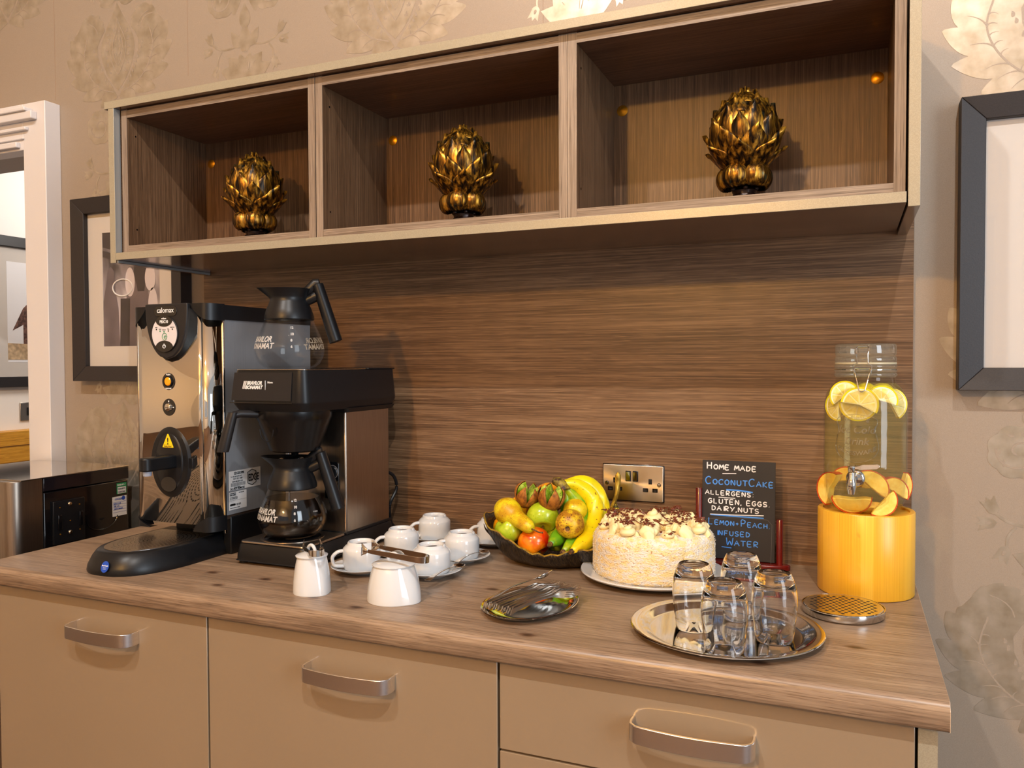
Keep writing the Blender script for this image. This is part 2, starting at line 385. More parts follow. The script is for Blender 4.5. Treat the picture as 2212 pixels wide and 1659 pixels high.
def thing(name, label, cat, loc=(0, 0, 0), rz=0, group=None, rot=None):
    o = bpy.data.objects.new(name, None); COL.objects.link(o); o.location = loc
    o.rotation_euler = rot if rot else (0, 0, rz); o['label'] = label; o['category'] = cat; o.empty_display_size = .02
    if group: o['group'] = group
    return o
def tag(o, label=None, cat=None, group=None, kind=None):
    if label: o['label'] = label
    if cat: o['category'] = cat
    if group: o['group'] = group
    if kind: o['kind'] = kind
    return o
def kids(o): return [c for c in bpy.data.objects if c.parent == o]
def dup(o, parent=None, loc=None, rz=None, label=None, group=None):
    c = o.copy(); COL.objects.link(c)
    if parent is not None: c.parent = parent
    if loc is not None: c.location = loc
    if rz is not None: c.rotation_euler[2] = rz
    if label: c['label'] = label
    if group: c['group'] = group
    for k in kids(o): dup(k, c)
    return c
def B(name, mat, parent, x0, y0, z0, x1, y1, z1, bevel=0, **k):
    return MB().box(min(x0, x1), min(y0, y1), min(z0, z1), max(x0, x1), max(y0, y1), max(z0, z1)).build(name, mat, parent, bevel=bevel, **k)
def rrect(x0, z0, x1, z1, r, n=5):
    out = []
    for cx, cz, a in ((x1-r, z1-r, 0), (x0+r, z1-r, pi/2), (x0+r, z0+r, pi), (x1-r, z0+r, 3*pi/2)):
        for i in range(n+1): t = a+pi/2*i/n; out.append((cx+r*cos(t), cz+r*sin(t)))
    return out
def ell(cx, cz, a, b, n=32): return [(cx+a*cos(2*pi*i/n), cz+b*sin(2*pi*i/n)) for i in range(n)]
def bez(pts, n=12):
    """Catmull-Rom through pts"""
    P = [Vector(p) for p in pts]; P = [P[0]*2-P[1]]+P+[P[-1]*2-P[-2]]; out = []
    for i in range(1, len(P)-2):
        for k in range(n):
            t = k/n; a, b, c, d = P[i-1:i+3]
            out.append(.5*((2*b)+(c-a)*t+(2*a-5*b+4*c-d)*t*t+(-a+3*b-3*c+d)*t**3))
    out.append(P[-2]); return out
FONT = None
def text(s, size, mat, parent, loc, rot=(pi/2, 0, 0), depth=.0002, align='LEFT', bold=0, shear=0, name='lettering', sx=1, fn=None):
    cu = bpy.data.curves.new(name, 'FONT'); cu.body = s; cu.size = size; cu.align_x = align; cu.extrude = depth; cu.offset = bold; cu.shear = shear; cu.resolution_u = 3
    o = bpy.data.objects.new(name, cu); COL.objects.link(o)
    me = bpy.data.meshes.new_from_object(o); bpy.data.objects.remove(o)
    me.materials.clear(); me.materials.append(mat)
    for v in me.vertices:
        v.co.x *= sx
        if fn: v.co = fn(v.co)
    o = bpy.data.objects.new(name, me); COL.objects.link(o)
    o.parent = parent; o.location = loc; o.rotation_euler = rot
    return o

# ================================================================ SETTING
WY = .014                       # wallpapered wall plane; the splashback face is y = 0
M_cream_wall = M('cream_wall_paint', rgb(232, 228, 220), .6, bump=.03, bscale=60)
M_white_wall = M('white_wall_paint', rgb(240, 234, 228), .6)
M_carpet = M('brown_carpet', rgb(96, 74, 58), .95, noise=.2, nscale=90)
def structure(o): o['kind'] = 'structure'; return o
wb = MB()
wb.box(-1.885, WY, -.9, 2.6, .16, 3.15).box(-4.2, WY, 1.14, -1.885, .16, 3.15).box(-4.2, WY, -.9, -3.1, .16, 1.14)
wall = structure(wb.build('wall_back', M_wallp, smooth=0))
structure(B('floor', M_carpet, None, -4.4, -5.2, -1.0, 2.6, 3.2, -.9, smooth=0))
structure(B('ceiling', M_white_wall, None, -4.4, -5.2, 3.15, 2.6, .16, 3.2, smooth=0))
fr_ = MB().box(-4.4, -5.2, -.9, -1.6, -5.1, 3.15).box(-1.6, -5.2, -.9, 1.6, -5.1, 0).box(-1.6, -5.2, 1.6, 1.6, -5.1, 3.15).box(1.6, -5.2, -.9, 2.6, -5.1, 3.15)
structure(fr_.build('wall_front', M_cream_wall, smooth=0))
structure(B('wall_left', M_cream_wall, None, -4.5, -5.2, -.9, -4.4, .16, 3.15, smooth=0))
# window in the wall behind the camera: frame and bars, daylight comes in through it
win = thing('window_1', 'white framed window in the wall opposite', 'window', (0, -5.1, 0)); del win['category']; win['kind'] = 'structure'
wf = MB().box(-1.6, -.06, 0, 1.6, .03, .07).box(-1.6, -.06, 1.53, 1.6, .03, 1.6).box(-1.6, -.06, .07, -1.53, .03, 1.53).box(1.53, -.06, .07, 1.6, .03, 1.53)
for xx in (-.5, .5): wf.box(xx-.03, -.05, .07, xx+.03, .02, 1.53)
wf.build('window_frame', M_paint, win)

# ---- damask print on the wallpaper: flat ink shapes lying on the paper
def ribbon(pts, wid):
    pts = [Vector((p[0], p[1])) for p in pts]; L, R = [], []
    for i, p in enumerate(pts):
        t = (pts[min(i+1, len(pts)-1)]-pts[max(i-1, 0)]).normalized(); nn = Vector((-t.y, t.x))
        ww = wid(i/(len(pts)-1)) if callable(wid) else wid
        L.append(p+nn*ww); R.append(p-nn*ww)
    return [tuple(p) for p in L+R[::-1]]
def drop(x, y, a, ln, wd, curl=0):
    out = []
    for k in range(9):
        t = k/8; out.append((t, sin(pi*t**.8)*.5))
    pts = [(t*ln, h*wd) for t, h in out]+[(t*ln, -h*wd) for t, h in out[::-1][1:-1]]
    res = []
    for px, py in pts:
        py += curl*(px/ln)**2*ln
        res.append((x+px*cos(a)-py*sin(a), y+px*sin(a)+py*cos(a)))
    return res
def qb(a, b, c, n=10):
    return [((1-t)**2*a[0]+2*t*(1-t)*b[0]+t*t*c[0], (1-t)**2*a[1]+2*t*(1-t)*b[1]+t*t*c[1]) for t in [k/n for k in range(n+1)]]
def lobes(path, depth, count, sharp=.7):
    """outline with pointed lobes growing outwards from a smooth path"""
    P = [tuple(v)[:2] for v in bez([(x, z, 0) for x, z in path], 14)]; out = []; m = len(P)
    for i, (x, z) in enumerate(P):
        a = P[min(i+1, m-1)]; b_ = P[max(i-1, 0)]; tx, tz = a[0]-b_[0], a[1]-b_[1]; L_ = math.hypot(tx, tz) or 1
        q = (i/(m-1)*count) % 1; h = depth*(q**sharp)*(1-max(0, (q-.82)/.18))*sin(pi*min(1, .15+i/(m-1)*.95))**.5
        out.append((x+tz/L_*h+tx/L_*h*.5, z-tx/L_*h+tz/L_*h*.5))
    return out
def half_motif():
    """right half: (ink shapes, lines left in the colour of the paper)"""
    P, G = [], []
    outer = lobes([(.004, .0), (.070, .004), (.135, .035), (.178, .085), (.196, .145), (.188, .200), (.160, .238)], .040, 6)
    top = lobes([(.160, .240), (.130, .262), (.092, .262), (.068, .240), (.060, .212), (.074, .190)], .008, 6, .5)
    inner = [(.088, .165), (.086, .135), (.072, .100), (.050, .065), (.026, .036)]
    P.append(outer+top+inner)
    sp = [tuple(v)[:2] for v in bez([(.020, .016, 0), (.080, .038, 0), (.126, .085, 0), (.146, .140, 0), (.132, .200, 0)], 8)]
    G.append(ribbon(sp, .0020))
    for k in range(3, len(sp)-3, 3):
        x, z = sp[k]; a = math.atan2(sp[k+1][1]-sp[k-1][1], sp[k+1][0]-sp[k-1][0])
        G.append(ribbon(qb((x, z), (x+.020*cos(a-.4), z+.020*sin(a-.4)), (x+.042*cos(a-.9), z+.042*sin(a-.9)), 6), lambda t: .0016*(1-t)+.0003))
        G.append(ribbon(qb((x, z), (x+.010*cos(a+.7), z+.010*sin(a+.7)), (x+.018*cos(a+1.5), z+.018*sin(a+1.5)), 5), lambda t: .0014*(1-t)+.0003))
    for k in range(9):
        t = k/9; x, z = .036+.062*t**.8, .040+.125*t; G.append(drop(x+.006, z, 1.1-.5*t, .011, .009, .5))
    G.append(ribbon(qb((.150, .235), (.100, .240), (.098, .195), 8), .0018)); G.append(ribbon(qb((.130, .245), (.09, .235), (.086, .205), 8), .0014))
    # ogee bulb
    og = [tuple(v)[:2] for v in bez([(0, .020, 0), (.034, .056, 0), (.062, .110, 0), (.070, .160, 0), (.050, .210, 0), (.026, .245, 0), (0, .290, 0)], 6)]
    P.append(og)
    for k_, r_ in ((.50, .0016), (.30, .0014)):
        G.append(ribbon([(x*k_, .155+(z-.155)*(k_+.14)) for x, z in og], r_))
    for i in range(6):
        y = .075+.024*i; x = .046*sin(pi*(.25+.5*i/6)); G.append(drop(x, y, pi/2-.2, .013, .005)); G.append(drop(x, y, .6, .008, .006)); G.append(drop(x, y, 2.6, .008, .006))
    for i in range(4): G.append(drop(.004, .130+.022*i, .7, .012, .007))
    # crown flower
    for i, (a, l, w_) in enumerate(((80, .070, .050), (50, .085, .052), (20, .090, .050), (-6, .070, .036))):
        ar = radians(a); P.append(drop(.006, .300, ar, l, w_, 0))
        for d in (-.12, .12): G.append(ribbon([(.006+.02*cos(ar+d), .300+.02*sin(ar+d)), (.006+l*.62*cos(ar+d*.8), .300+l*.62*sin(ar+d*.8))], .0009))
    P.append([(0, .296), (.020, .300), (.024, .316), (.012, .330), (0, .334)])
    # tulip sprigs
    P.append(ribbon(qb((.026, .395), (.085, .375), (.120, .410), 8), .0026)); P.append(ribbon(qb((.085, .385), (.105, .365), (.100, .345), 6), .0022))
    for (x, y, a) in ((.120, .408, 1.1), (.100, .347, -1.2), (.118, .392, -.1)):
        P.append([(x+px*cos(a)-pz*sin(a), y+px*sin(a)+pz*cos(a)) for px, pz in ((0, 0), (.008, -.010), (.024, -.012), (.036, -.015), (.029, -.005), (.038, 0), (.029, .005), (.036, .015), (.024, .012), (.008, .010))])
        G.append(drop(x+.010*cos(a), y+.010*sin(a), a, .012, .007))
    for (x, y, a, l) in ((.004, .372, 1.35, .075), (.014, .388, .75, .060), (.004, .440, 1.45, .070)): P.append(drop(x, y, radians(math.degrees(a)), l, .030, .2))
    # scroll
    c = (.082, .535); P.append([(c[0]+(.052+.005*abs(sin(4*t)))*cos(t), c[1]+(.050+.005*abs(sin(4*t)))*sin(t)) for t in [2*pi*i/48 for i in range(48)]])
    G.append(ribbon([(c[0]+(.006+.034*t)*cos(radians(-60+430*t)), c[1]+(.006+.034*t)*sin(radians(-60+430*t))) for t in [k/26 for k in range(27)]], .0022))
    for i in range(6):
        a = radians(130-36*i); G.append(drop(c[0]+.040*cos(a), c[1]+.040*sin(a), a+2.4, .016, .006))
    P.append(ribbon(qb((.050, .495), (.010, .53), (.004, .612), 8), lambda t: .016*(1-t*.7)+.001))
    return P, G
HM, HG = half_motif()
def tri_fill(polys, y):
    """ear-clipped flat polygons"""
    from mathutils.geometry import tessellate_polygon
    b = MB(); y_ = y
    for p in polys:
        y = y_-.000006*(len(b.f) % 97)
        vs = [Vector((q[0], 0, q[1])) for q in p]
        try: ts = tessellate_polygon([vs])
        except Exception: continue
        b.add([(v.x, y, v.z) for v in vs], ts)
    return b
def both(H): return [q for p in H if len(p) >= 3 for q in (p, [(-x, z) for x, z in p][::-1])]
tri = tri_fill(both(HM), -.0002); n_ink = len(tri.f)
tg_ = tri_fill(both(HG), -.0004); tri.mi = 1; tri.add(tg_.v, tg_.f)
pme = tri.mesh('damask_print', [M_print, M_wallp], 0, fix=False)
# normals must face the room
PP = .62
for k in range(-6, 9):
    for j in range(-3, 4):
        x = -1.57+.5*k; z = 1.275-(.31 if k % 2 else 0)+PP*j-.0
        if x < -4 or x > 2.3 or z < -1.2 or z > 2.2: continue
        if -1.9 > x-.2 and z < 1.2: continue
        if z+.62 > 3.1 or z < -.85: continue
        if -1.1 < x < .5 and z+.62 < 1.1: continue       # wholly behind the splashback and cupboard
        o = bpy.data.objects.new('damask_print', pme); COL.objects.link(o); o.parent = wall; o.location = (x, WY, z)
seam = MB()
for k in range(-2, 4): seam.box(-1.85+k*.565-.0006, WY-.0004, -.9 if k > 2 else 1.3, -1.85+k*.565+.0006, WY, 3.1)
seam.build('paper_seam', M('paper_seam', rgb(150, 124, 104), .6), wall, smooth=0)

# ---- door casing on the left and the corridor room beyond
cas = thing('door_1', 'white painted doorway', 'doorway', (-1.83, WY, -.9)); del cas['category']; cas['kind'] = 'structure'
H = 1.283+.9; D = -.055
cb = MB().box(-.102, D, 0, 0, 0, H)                      # right hand leg (face shown to the room)
cb.build('architrave', M_paint, cas, bevel=.002)
hd = MB().box(-1.6, D, 1.135+.9, -.102, 0, H); hd.build('door_head', M_paint, cas, bevel=.002)
for i, (z0, z1, d) in enumerate(((1.225, 1.250, .022), (1.250, 1.262, .030), (1.195, 1.206, .014), (1.168, 1.174, .008), (1.142, 1.160, .016))):
    MB().box(-1.6, D-d, z0+.9, -.035-.02*i, D, z1+.9).build('head_moulding', M_paint, cas, bevel=.003)
MB().box(-.060, D+.055, 0, -.052, .15, 1.135+.9).build('door_lining', M_paint, cas)
XW = -3.2
sw = structure(MB().box(XW-.1, .16, -.9, XW, 3.1, 1.62).build('wall_side', M_white_wall, smooth=0))
structure(B('wall_far', M_white_wall, None, -3.3, 3.1, -.9, 2.6, 3.2, 1.62, smooth=0))
structure(B('ceiling_beyond', M_white_wall, None, -3.3, .16, 1.62, 2.6, 3.2, 1.7, smooth=0))
cv = MB(); pr = [(XW, 1.62), (XW+.16, 1.62), (XW+.155, 1.59), (XW+.10, 1.56), (XW+.06, 1.50), (XW+.05, 1.46), (XW+.02, 1.45), (XW+.02, 1.42), (XW, 1.41)]
cv.prism(pr, .16, 3.1, 'xz'); tag(cv.build('trim_1', M_paint, smooth=.3), kind='structure')
# picture in the corridor
pc = thing('wall_picture', 'black framed country church picture seen through the doorway', 'picture', (XW, 1.02, .695))
y0, y1, z0, z1 = -.40, .26, -.362, .362
for a in ((y0, z0, y1, z0+.05), (y0, z1-.05, y1, z1), (y0, z0+.05, y0+.05, z1-.05), (y1-.05, z0+.05, y1, z1-.05)):
    B('frame_bar', M_frame, pc, 0, a[0], a[1], .03, a[2], a[3], bevel=.002)
B('mount', M_mount, pc, .004, y0+.05, z0+.05, .012, y1-.05, z1-.05)
B('photograph', M('pale_sky_print', rgb(236, 236, 240), .4), pc, .012, y0+.15, z0+.12, .013, y1-.14, z1-.12)
art = MB()
def yz(poly, x, m): return MB().prism(poly, x, x+.0006, 'yz').build('picture_detail', m, pc, smooth=0)
M_sepia = two('sepia_stone', rgb(60, 34, 26), rgb(130, 92, 80), 60, .4, .6, .5)
yz([(-.225, -.09), (-.17, .02), (-.12, .07), (.02, .03), (.02, -.16), (-.17, -.16), (-.17, -.06)], .013, M_sepia)
yz([(-.25, -.15), (.02, -.16), (.02, -.23), (-.25, -.23)], .0136, M('dry_grass_print', rgb(190, 164, 130), .5, noise=.3, nscale=60))
yz([(-.14, .07), (-.13, .11), (-.09, .14), (-.03, .15), (.02, .12), (.02, .05)], .0132, M('tree_print', rgb(110, 80, 78), .5, noise=.5, nscale=120))
yz([(-.118, -.15), (-.108, -.15), (-.108, -.11), (-.095, -.11), (-.095, -.10), (-.108, -.10), (-.108, -.08), (-.118, -.08), (-.118, -.10), (-.13, -.10), (-.13, -.11), (-.118, -.11)], .0142, M_whiteink)
B('glazing', M_pane, pc, .016, y0+.05, z0+.05, .0165, y1-.05, z1-.05)
sk = thing('light_switch', 'small metal light switch on the far white wall past the doorway', 'switch', (XW, .875, .21))
B('switch_plate', M_steel, sk, 0, -.045, -.045, .008, .045, .045, bevel=.002); B('rocker', M_blackg, sk, .008, -.01, -.02, .013, .01, .02)
rl = MB().box(XW, .2, -.03, XW+.05, 3, .125).build('handrail', M_oak, bevel=.006); tag(rl, 'thick golden oak rail along the far wall past the doorway', 'rail')
MB().box(0, 0, 0, .003, 3, .004).build('rail_groove', M('oak_groove', rgb(120, 76, 20), .6), rl, loc=(XW+.0495, .1, .05))
B('wall_base_panel', M('tan_panel', rgb(176, 136, 96), .5), sw, XW, .2, -.9, XW+.012, 3, -.04)

# ---------------------------------------------------------------- splashback, worktop
sp = B('splashback', M_splash, None, -1.2225, 0, 0, .6571, .0128, .74); tag(sp, 'brown woodgrain splashback panel behind the counter', 'panel')
B('panel_edging', M_edge_z, sp, .6572, 0, 0, .6582, .0128, .74)
# worktop with a rolled front edge
def worktop():
    R = .014; pr = [(0, -.0397), (-.670, -.0397), (-.6732, -.0365)]
    for i in range(7):
        t = pi+(-pi/2)*i/6; pr.append((-.6732+R+R*cos(t), -R+R*sin(t)))
    pr.append((0, 0)); b = MB(); b.prism([(y, z) for y, z in pr], -1.235, .6606, 'yz')
    return b
wt = worktop().build('worktop', M_top, smooth=.9); tag(wt, 'long oak-effect laminate worktop with rolled front edge', 'worktop')
MB().prism([(-.0015, -.0392), (-.6725, -.0392), (-.6725, -.012), (-.664, -.002), (-.0015, -.0004)], .6606, .6613, 'yz').build('end_edging', M('end_edging', rgb(206, 178, 150), .4), wt, smooth=0)
# ---------------------------------------------------------------- base cabinets
def handle(parent, cx, cz, y):
    """flat bowed bar pull, 168 mm wide"""
    W, hh, so = .088, .0132, .036
    path = [(-W, 0), (-W-.001, -.012), (-W+.001, -.024), (-W+.009, -so+.004)]
    for i in range(13):
        t = i/12; path.append((-W+.014+(2*W-.028)*t, -so+.002-.006*sin(pi*t)))
    path += [(W-.009, -so+.004), (W-.001, -.024), (W+.001, -.012), (W, 0)]
    b = MB(); n = len(path)
    rows = []
    for i, (x, yy) in enumerate(path):
        a = Vector(path[min(i+1, n-1)])-Vector(path[max(i-1, 0)]); a.normalize(); nx, ny = a.y, -a.x
        th = .0022
        h1 = hh*(1.0-.12*abs(i-(n-1)/2)/(n/2)*0)
        rows.append([(x+nx*th, yy+ny*th, h1), (x-nx*th, yy-ny*th, h1), (x-nx*th, yy-ny*th, -h1), (x+nx*th, yy+ny*th, -h1)])
    b.grid(rows, True); b.add(rows[0], [(0, 1, 2, 3)]); b.add(rows[-1], [(3, 2, 1, 0)])
    return b.build('handle', M_satin, parent, loc=(cx, y, cz), bevel=.0008, smooth=.9)
M_satin = M('satin_nickel', rgb(236, 235, 236), .25, 1, noise=.05, nscale=3, vec=(2, 2, 300))
ZF = -.04
def base_cabinet(x0, x1, label, drawers=None, hx=0):
    t = thing('base_cabinet', label, 'cabinet', ((x0+x1)/2, 0, -.9), group=None)
    w = (x1-x0)/2
    b = MB().box(-w, -.632, .1, w, 0, .8598).box(-w, -.55, 0, w, -.5, .1); b.build('carcass', M_cabin, t, smooth=0)
    zt = .9+ZF-.0035
    fr = drawers or [(zt, .1)]
    for i, (a, c) in enumerate(fr):
        o = B('drawer_front' if drawers else 'door', M_door, t, -w+.0022, -.6532, c, w-.0022, -.634, a, bevel=.0012)
        # thin pale edging on the sides of the front
        hz = a-.0655 if i == 0 else a-.06
        handle(o, hx, hz, -.6532)
    return t
base_cabinet(-1.2, -.5971, 'gloss beige base cupboard under the water boiler, at the left end', hx=.0325)
base_cabinet(-.5971, .0148, 'gloss beige base cupboard in the middle, below the white pots', hx=.022)
base_cabinet(.0148, .624, 'gloss beige drawer unit at the right end, below the glasses', drawers=[(.8565, .7120), (.7085, .40), (.3965, .1)], hx=.0085)
ep = B('end_panel', M_gold, None, .6255, -.6532, -.9, .6487, 0, -.0398); tag(ep, 'champagne coloured end panel closing the base units on the right', 'panel')
# ---------------------------------------------------------------- wall cabinet
wc = thing('wall_cabinet', 'open wall cupboard with three woodgrain compartments and champagne edges', 'cabinet', (-.3, 0, .7068))
ox, oz = -.3, .7068
def WB(n, m, x0, y0, z0, x1, y1, z1, parent=None, **k):
    return B(n, m, parent or wc, x0-ox, y0, z0-oz, x1-ox, y1, z1-oz, **k)
Dg = -.3319
p_ = WB('top_panel', M_under, -1.2270, Dg+.002, 1.0930, .6251, WY, 1.1118); WB('edging', M_gold, -1.2270, Dg, 1.0930, .6251, Dg+.002, 1.1118, p_, bevel=.0006)
p_ = WB('bottom_panel', M_under, -1.1935, Dg+.002, .7072, .6240, -.0002, .7256); WB('edging', M_gold, -1.1935, Dg, .7072, .6240, Dg+.002, .7256, p_, bevel=.0006)
p_ = WB('end_panel', M_under, -1.2130, Dg+.002, .7000, -1.1942, -.0002, 1.0926); WB('edging', M_gold, -1.2130, Dg, .7000, -1.1942, Dg+.002, 1.0926, p_, bevel=.0006)
p_ = WB('end_panel', M_under, .6262, Dg+.002, .7000, .6446, -.0002, 1.1118); WB('edging', M_gold, .6262, Dg, .7000, .6446, Dg+.002, 1.1118, p_, bevel=.0006)
WB('profile_strip', M('silver_profile', rgb(170, 176, 178), .3, .6), -1.1941, Dg+.0005, .7262, -1.1934, Dg+.0195, 1.0925)
WB('profile_strip', M('silver_profile', rgb(170, 176, 178), .2, .8), -1.1925, Dg+.003, .7005, -1.1885, -.01, .7065)
Dw = -.3119; cells = [(-1.1708, -.6071), (-.5676, -.0001), (.0379, .6048)]
zb, zt = .7454, 1.0708
for i, (a, b_) in enumerate(cells):
    # each unit is its own box: sides, top, bottom and back
    xl, xr = a-.0188, b_+.0188
    for (x0, x1) in ((xl, a), (b_, xr)):
        s_ = WB('side_board', M_in_z, x0+.0002, Dw+.0012, .727, x1-.0002, -.012, 1.0925)
        WB('edging', M_edge_z, x0+.0002, Dw, .727, x1-.0002, Dw+.0012, 1.0915, s_)
    t_ = WB('top_board', M_in_x, a, Dw+.0012, zt, b_, -.012, 1.0905); WB('edging', M_edge_x, a, Dw, zt, b_, Dw+.0012, 1.0905, t_)
    t_ = WB('bottom_board', M_in_x, a, Dw+.0012, .727, b_, -.012, zb); WB('edging', M_edge_x, a, Dw, .727, b_, Dw+.0012, zb, t_)
    bk = WB('back_board', M_in_z, a, -.0387, zb, b_, -.030, zt)
    for cx in ((a+.019, b_-.019)):
        MB().lathe([(0, -.0026), (.004, -.0026), (.006, -.0020), (.0105, -.0014), (.0125, -.0004), (.0125, 0)], 28).xf(Matrix.Rotation(-pi/2, 4, 'X')).build('screw_cap', M_brass, bk, loc=(cx-ox, -.0387, 1.0135-oz))
    for zz in (.79, 1.03):
        MB().lathe([(.0022, 0), (.0022, .0006), (0, .0006)], 12).xf(Matrix.Rotation(pi/2, 4, 'Y')).build('drill_hole', M_blackg, bk, loc=(a-ox, -.285, zz-oz))

# ================================================================ PICTURES ON THE WALL
def picture(name_label, x0, z0, x1, z1, fw_, mount, yb=WY, d=.044):
    t = thing('wall_picture', name_label, 'picture', ((x0+x1)/2, yb, (z0+z1)/2)); W, H = (x1-x0)/2, (z1-z0)/2
    def bar(pts):
        # mitred bar: outer edge proud, sloping in towards the glass
        (ax, az), (bx, bz), (cx, cz), (dx, dz) = pts       # outer a,b  inner c,d
        b = MB(); b.add([(ax, 0, az), (bx, 0, bz), (bx, -d, bz), (ax, -d, az), (dx, 0, dz), (cx, 0, cz), (cx, -d+.010, cz), (dx, -d+.010, dz)],
                        [(0, 1, 2, 3), (3, 2, 6, 7), (7, 6, 5, 4), (0, 3, 7, 4), (1, 5, 6, 2), (0, 4, 5, 1)])
        b.build('frame_bar', M_frame, t, bevel=.0012)
    f = fw_
    bar([(-W, H), (W, H), (W-f, H-f), (-W+f, H-f)]); bar([(W, -H), (-W, -H), (-W+f, -H+f), (W-f, -H+f)])
    bar([(-W, -H), (-W, H), (-W+f, H-f), (-W+f, -H+f)]); bar([(W, H), (W, -H), (W-f, -H+f), (W-f, H-f)])
    m = MB(); mx, mz = mount; iw, ih = W-f-mx, H-f-mz; ow, oh = W-f, H-f
    y = -.016
    for (a, b_, c, e) in ((-ow, ih, ow, oh), (-ow, -oh, ow, -ih), (-ow, -ih, -iw, ih), (iw, -ih, ow, ih)): m.box(a, y-.0022, b_, c, y, e)
    m.build('mount', M_mount, t, smooth=0)
    MB().box(-iw, y-.0001, -ih, iw, y+.0005, ih).build('photograph', M_photo, t, smooth=0)
    MB().box(-ow, y-.008, -oh, ow, y-.0075, oh).build('glazing', M_pane, t, smooth=0)
    MB().box(-W+.01, -.008, -H+.01, W-.01, 0, H-.01).build('backing', M_cabin, t, smooth=0)
    return t, iw, ih, y
def photo_mat():
    x = N('monochrome_photo'); f = x.noise(x.coord((1, 1, .45)), 9, 3, .5, .3)
    x.base(x.ramp(f, [(.36, rgb(60, 54, 58)), (.5, rgb(150, 142, 148)), (.62, rgb(212, 204, 210))])); x.set(Roughness=.4); return x.m
M_photo = photo_mat()
M_pdark = M('photo_dark_tone', rgb(48, 42, 48), .4, noise=.35, nscale=18); M_pmid = M('photo_mid_tone', rgb(104, 94, 100), .4, noise=.3, nscale=14)
pL, iw, ih, py = picture('black framed monochrome photograph on the wallpaper, half behind the boiler', -1.7395, .388, -1.283, .962, .047, (.062, .062))
def art(poly, layer, mat, par): return MB().prism(poly, py-.0003*layer-.0002, py-.0003*layer, 'xz').build('picture_detail', mat, par, smooth=0)
art([(-iw, ih), (iw, ih), (iw, ih-.05), (0, ih-.075), (-iw, ih-.045)], 1, M_pdark, pL)
art([(-iw, ih-.055), (0, ih-.085), (iw, ih-.06), (iw, ih-.075), (0, ih-.11), (-iw, ih-.075)], 2, M_pdark, pL)
art([(.0, .05), (.005, .085), (.06, .09), (.075, .05), (.062, .02), (.07, -.02), (.115, -.06), (.12, -ih), (-.02, -ih), (-.02, -.02), (.012, .02)], 2, M_pmid, pL)
art([(.012, .05), (.018, .10), (.058, .10), (.066, .05), (.055, -.01), (.028, -.01)], 3, M_pdark, pL)
art([(-.105, .02), (-.10, .06), (-.085, .07), (-.07, .055), (-.068, .0), (-.055, -.06), (-.05, -ih), (-.125, -ih), (-.12, -.04)], 2, M_pmid, pL)
art([(-.045, -.03), (-.005, -.03), (-.01, -ih), (-.05, -ih)], 3, M_pdark, pL)
for (x, z, w, h) in ((.08, .03, .022, .04), (-.004, .02, .02, .045), (.09, -.06, .02, .06)): art(ell(x, z, w, h, 20), 4, M('photo_light_tone', rgb(214, 206, 212), .4), pL)
MB().tube([(-.035+.042*cos(t), py-.0016, .004+.026*sin(t)) for t in [2*pi*i/40 for i in range(40)]], .0022, 6, closed=True, upv=(0, 1, 0)).build('picture_detail', M_whiteink, pL)
for i in range(4): art([(.035+.016*i, -ih), (.045+.016*i, -ih), (.045+.016*i, -ih+.045-.006*i), (.035+.016*i, -ih+.045-.006*i)], 5, M_pdark if i % 2 else M('photo_sepia_tone', rgb(140, 110, 70), .4), pL)
pR, iw, ih, py = picture('black framed monochrome photograph in a cream mount, right of the cupboard', .7365, .383, 1.22, .958, .0445, (.079, .066))
art([(-iw, -ih), (-iw, .02), (-.02, .03), (.1, -.05), (.14, -ih)], 1, M_pdark, pR)
art(ell(-iw+.05, .06, .045, .05), 2, M_pmid, pR)
art([(-iw, ih), (iw, ih), (iw, ih-.05), (-iw, ih-.03)], 1, M_pdark, pR)

# ================================================================ COOLER LEFT OF THE COUNTER
cl = thing('milk_cooler', 'stainless and black milk cooler standing left of the worktop end', 'cooler', (-1.66, -.24, -.9))
def CB(n, m, a, **k): x0, y0, z0, x1, y1, z1 = a; return B(n, m, cl, x0+1.66, y0+.24, z0+.9, x1+1.66, y1+.24, z1+.9, **k)
CB('cabinet_body', M_blackg, (-1.86, -.335, -.885, -1.473, -.06, .093), bevel=.003)
CB('lid', M('black_gloss_side', rgb(20, 18, 24), .12, 0, coat=.5), (-1.862, -.336, .0955, -1.4715, -.058, .1325), bevel=.002)
CB('top_sheet', M_mirror, (-1.864, -.40, .1325, -1.4705, -.056, .1350), bevel=.001)
b = MB(); pts = [(-1.86, -.338), (-1.86, -.425)]+[(-1.505+.032*cos(t)-.0, -.393+.032*sin(t)) for t in [-pi/2+pi/2*i/8 for i in range(9)]]+[(-1.473, -.338)]
b.prism([(x+1.66, y+.24) for x, y in pts], .03, 1.0325, 'xy'); b.build('front_door', M_steelv, cl, bevel=.0015)
sd = CB('socket_plate', M_black, (-1.473, -.312, -.055, -1.466, -.215, .064), bevel=.001)
for (yy, zz) in ((-.262, .052), (-.262, -.027)):
    MB().lathe([(0, .004), (.004, .0035), (.006, .001), (.0062, 0)], 20).xf(Matrix.Rotation(pi/2, 4, 'Y')).build('screw', M_chrome, sd, loc=(-1.466+1.66, yy+.24, zz+.9))
for (yy, zz) in ((-.293, .046), (-.232, .046), (-.262, .005), (-.293, -.028), (-.232, -.025)):
    MB().lathe([(0, .002), (.0016, .0015), (.0018, 0)], 10).xf(Matrix.Rotation(pi/2, 4, 'Y')).build('pin', M_brass, sd, loc=(-1.466+1.66, yy+.24, zz+.9))
for yy in (-.296, -.23): B('clip', M_blackg, sd, -1.466+1.66, yy+.235, .9-.015, -1.461+1.66, yy+.246, .9+.026, bevel=.001)
gr = MB(); n = 16
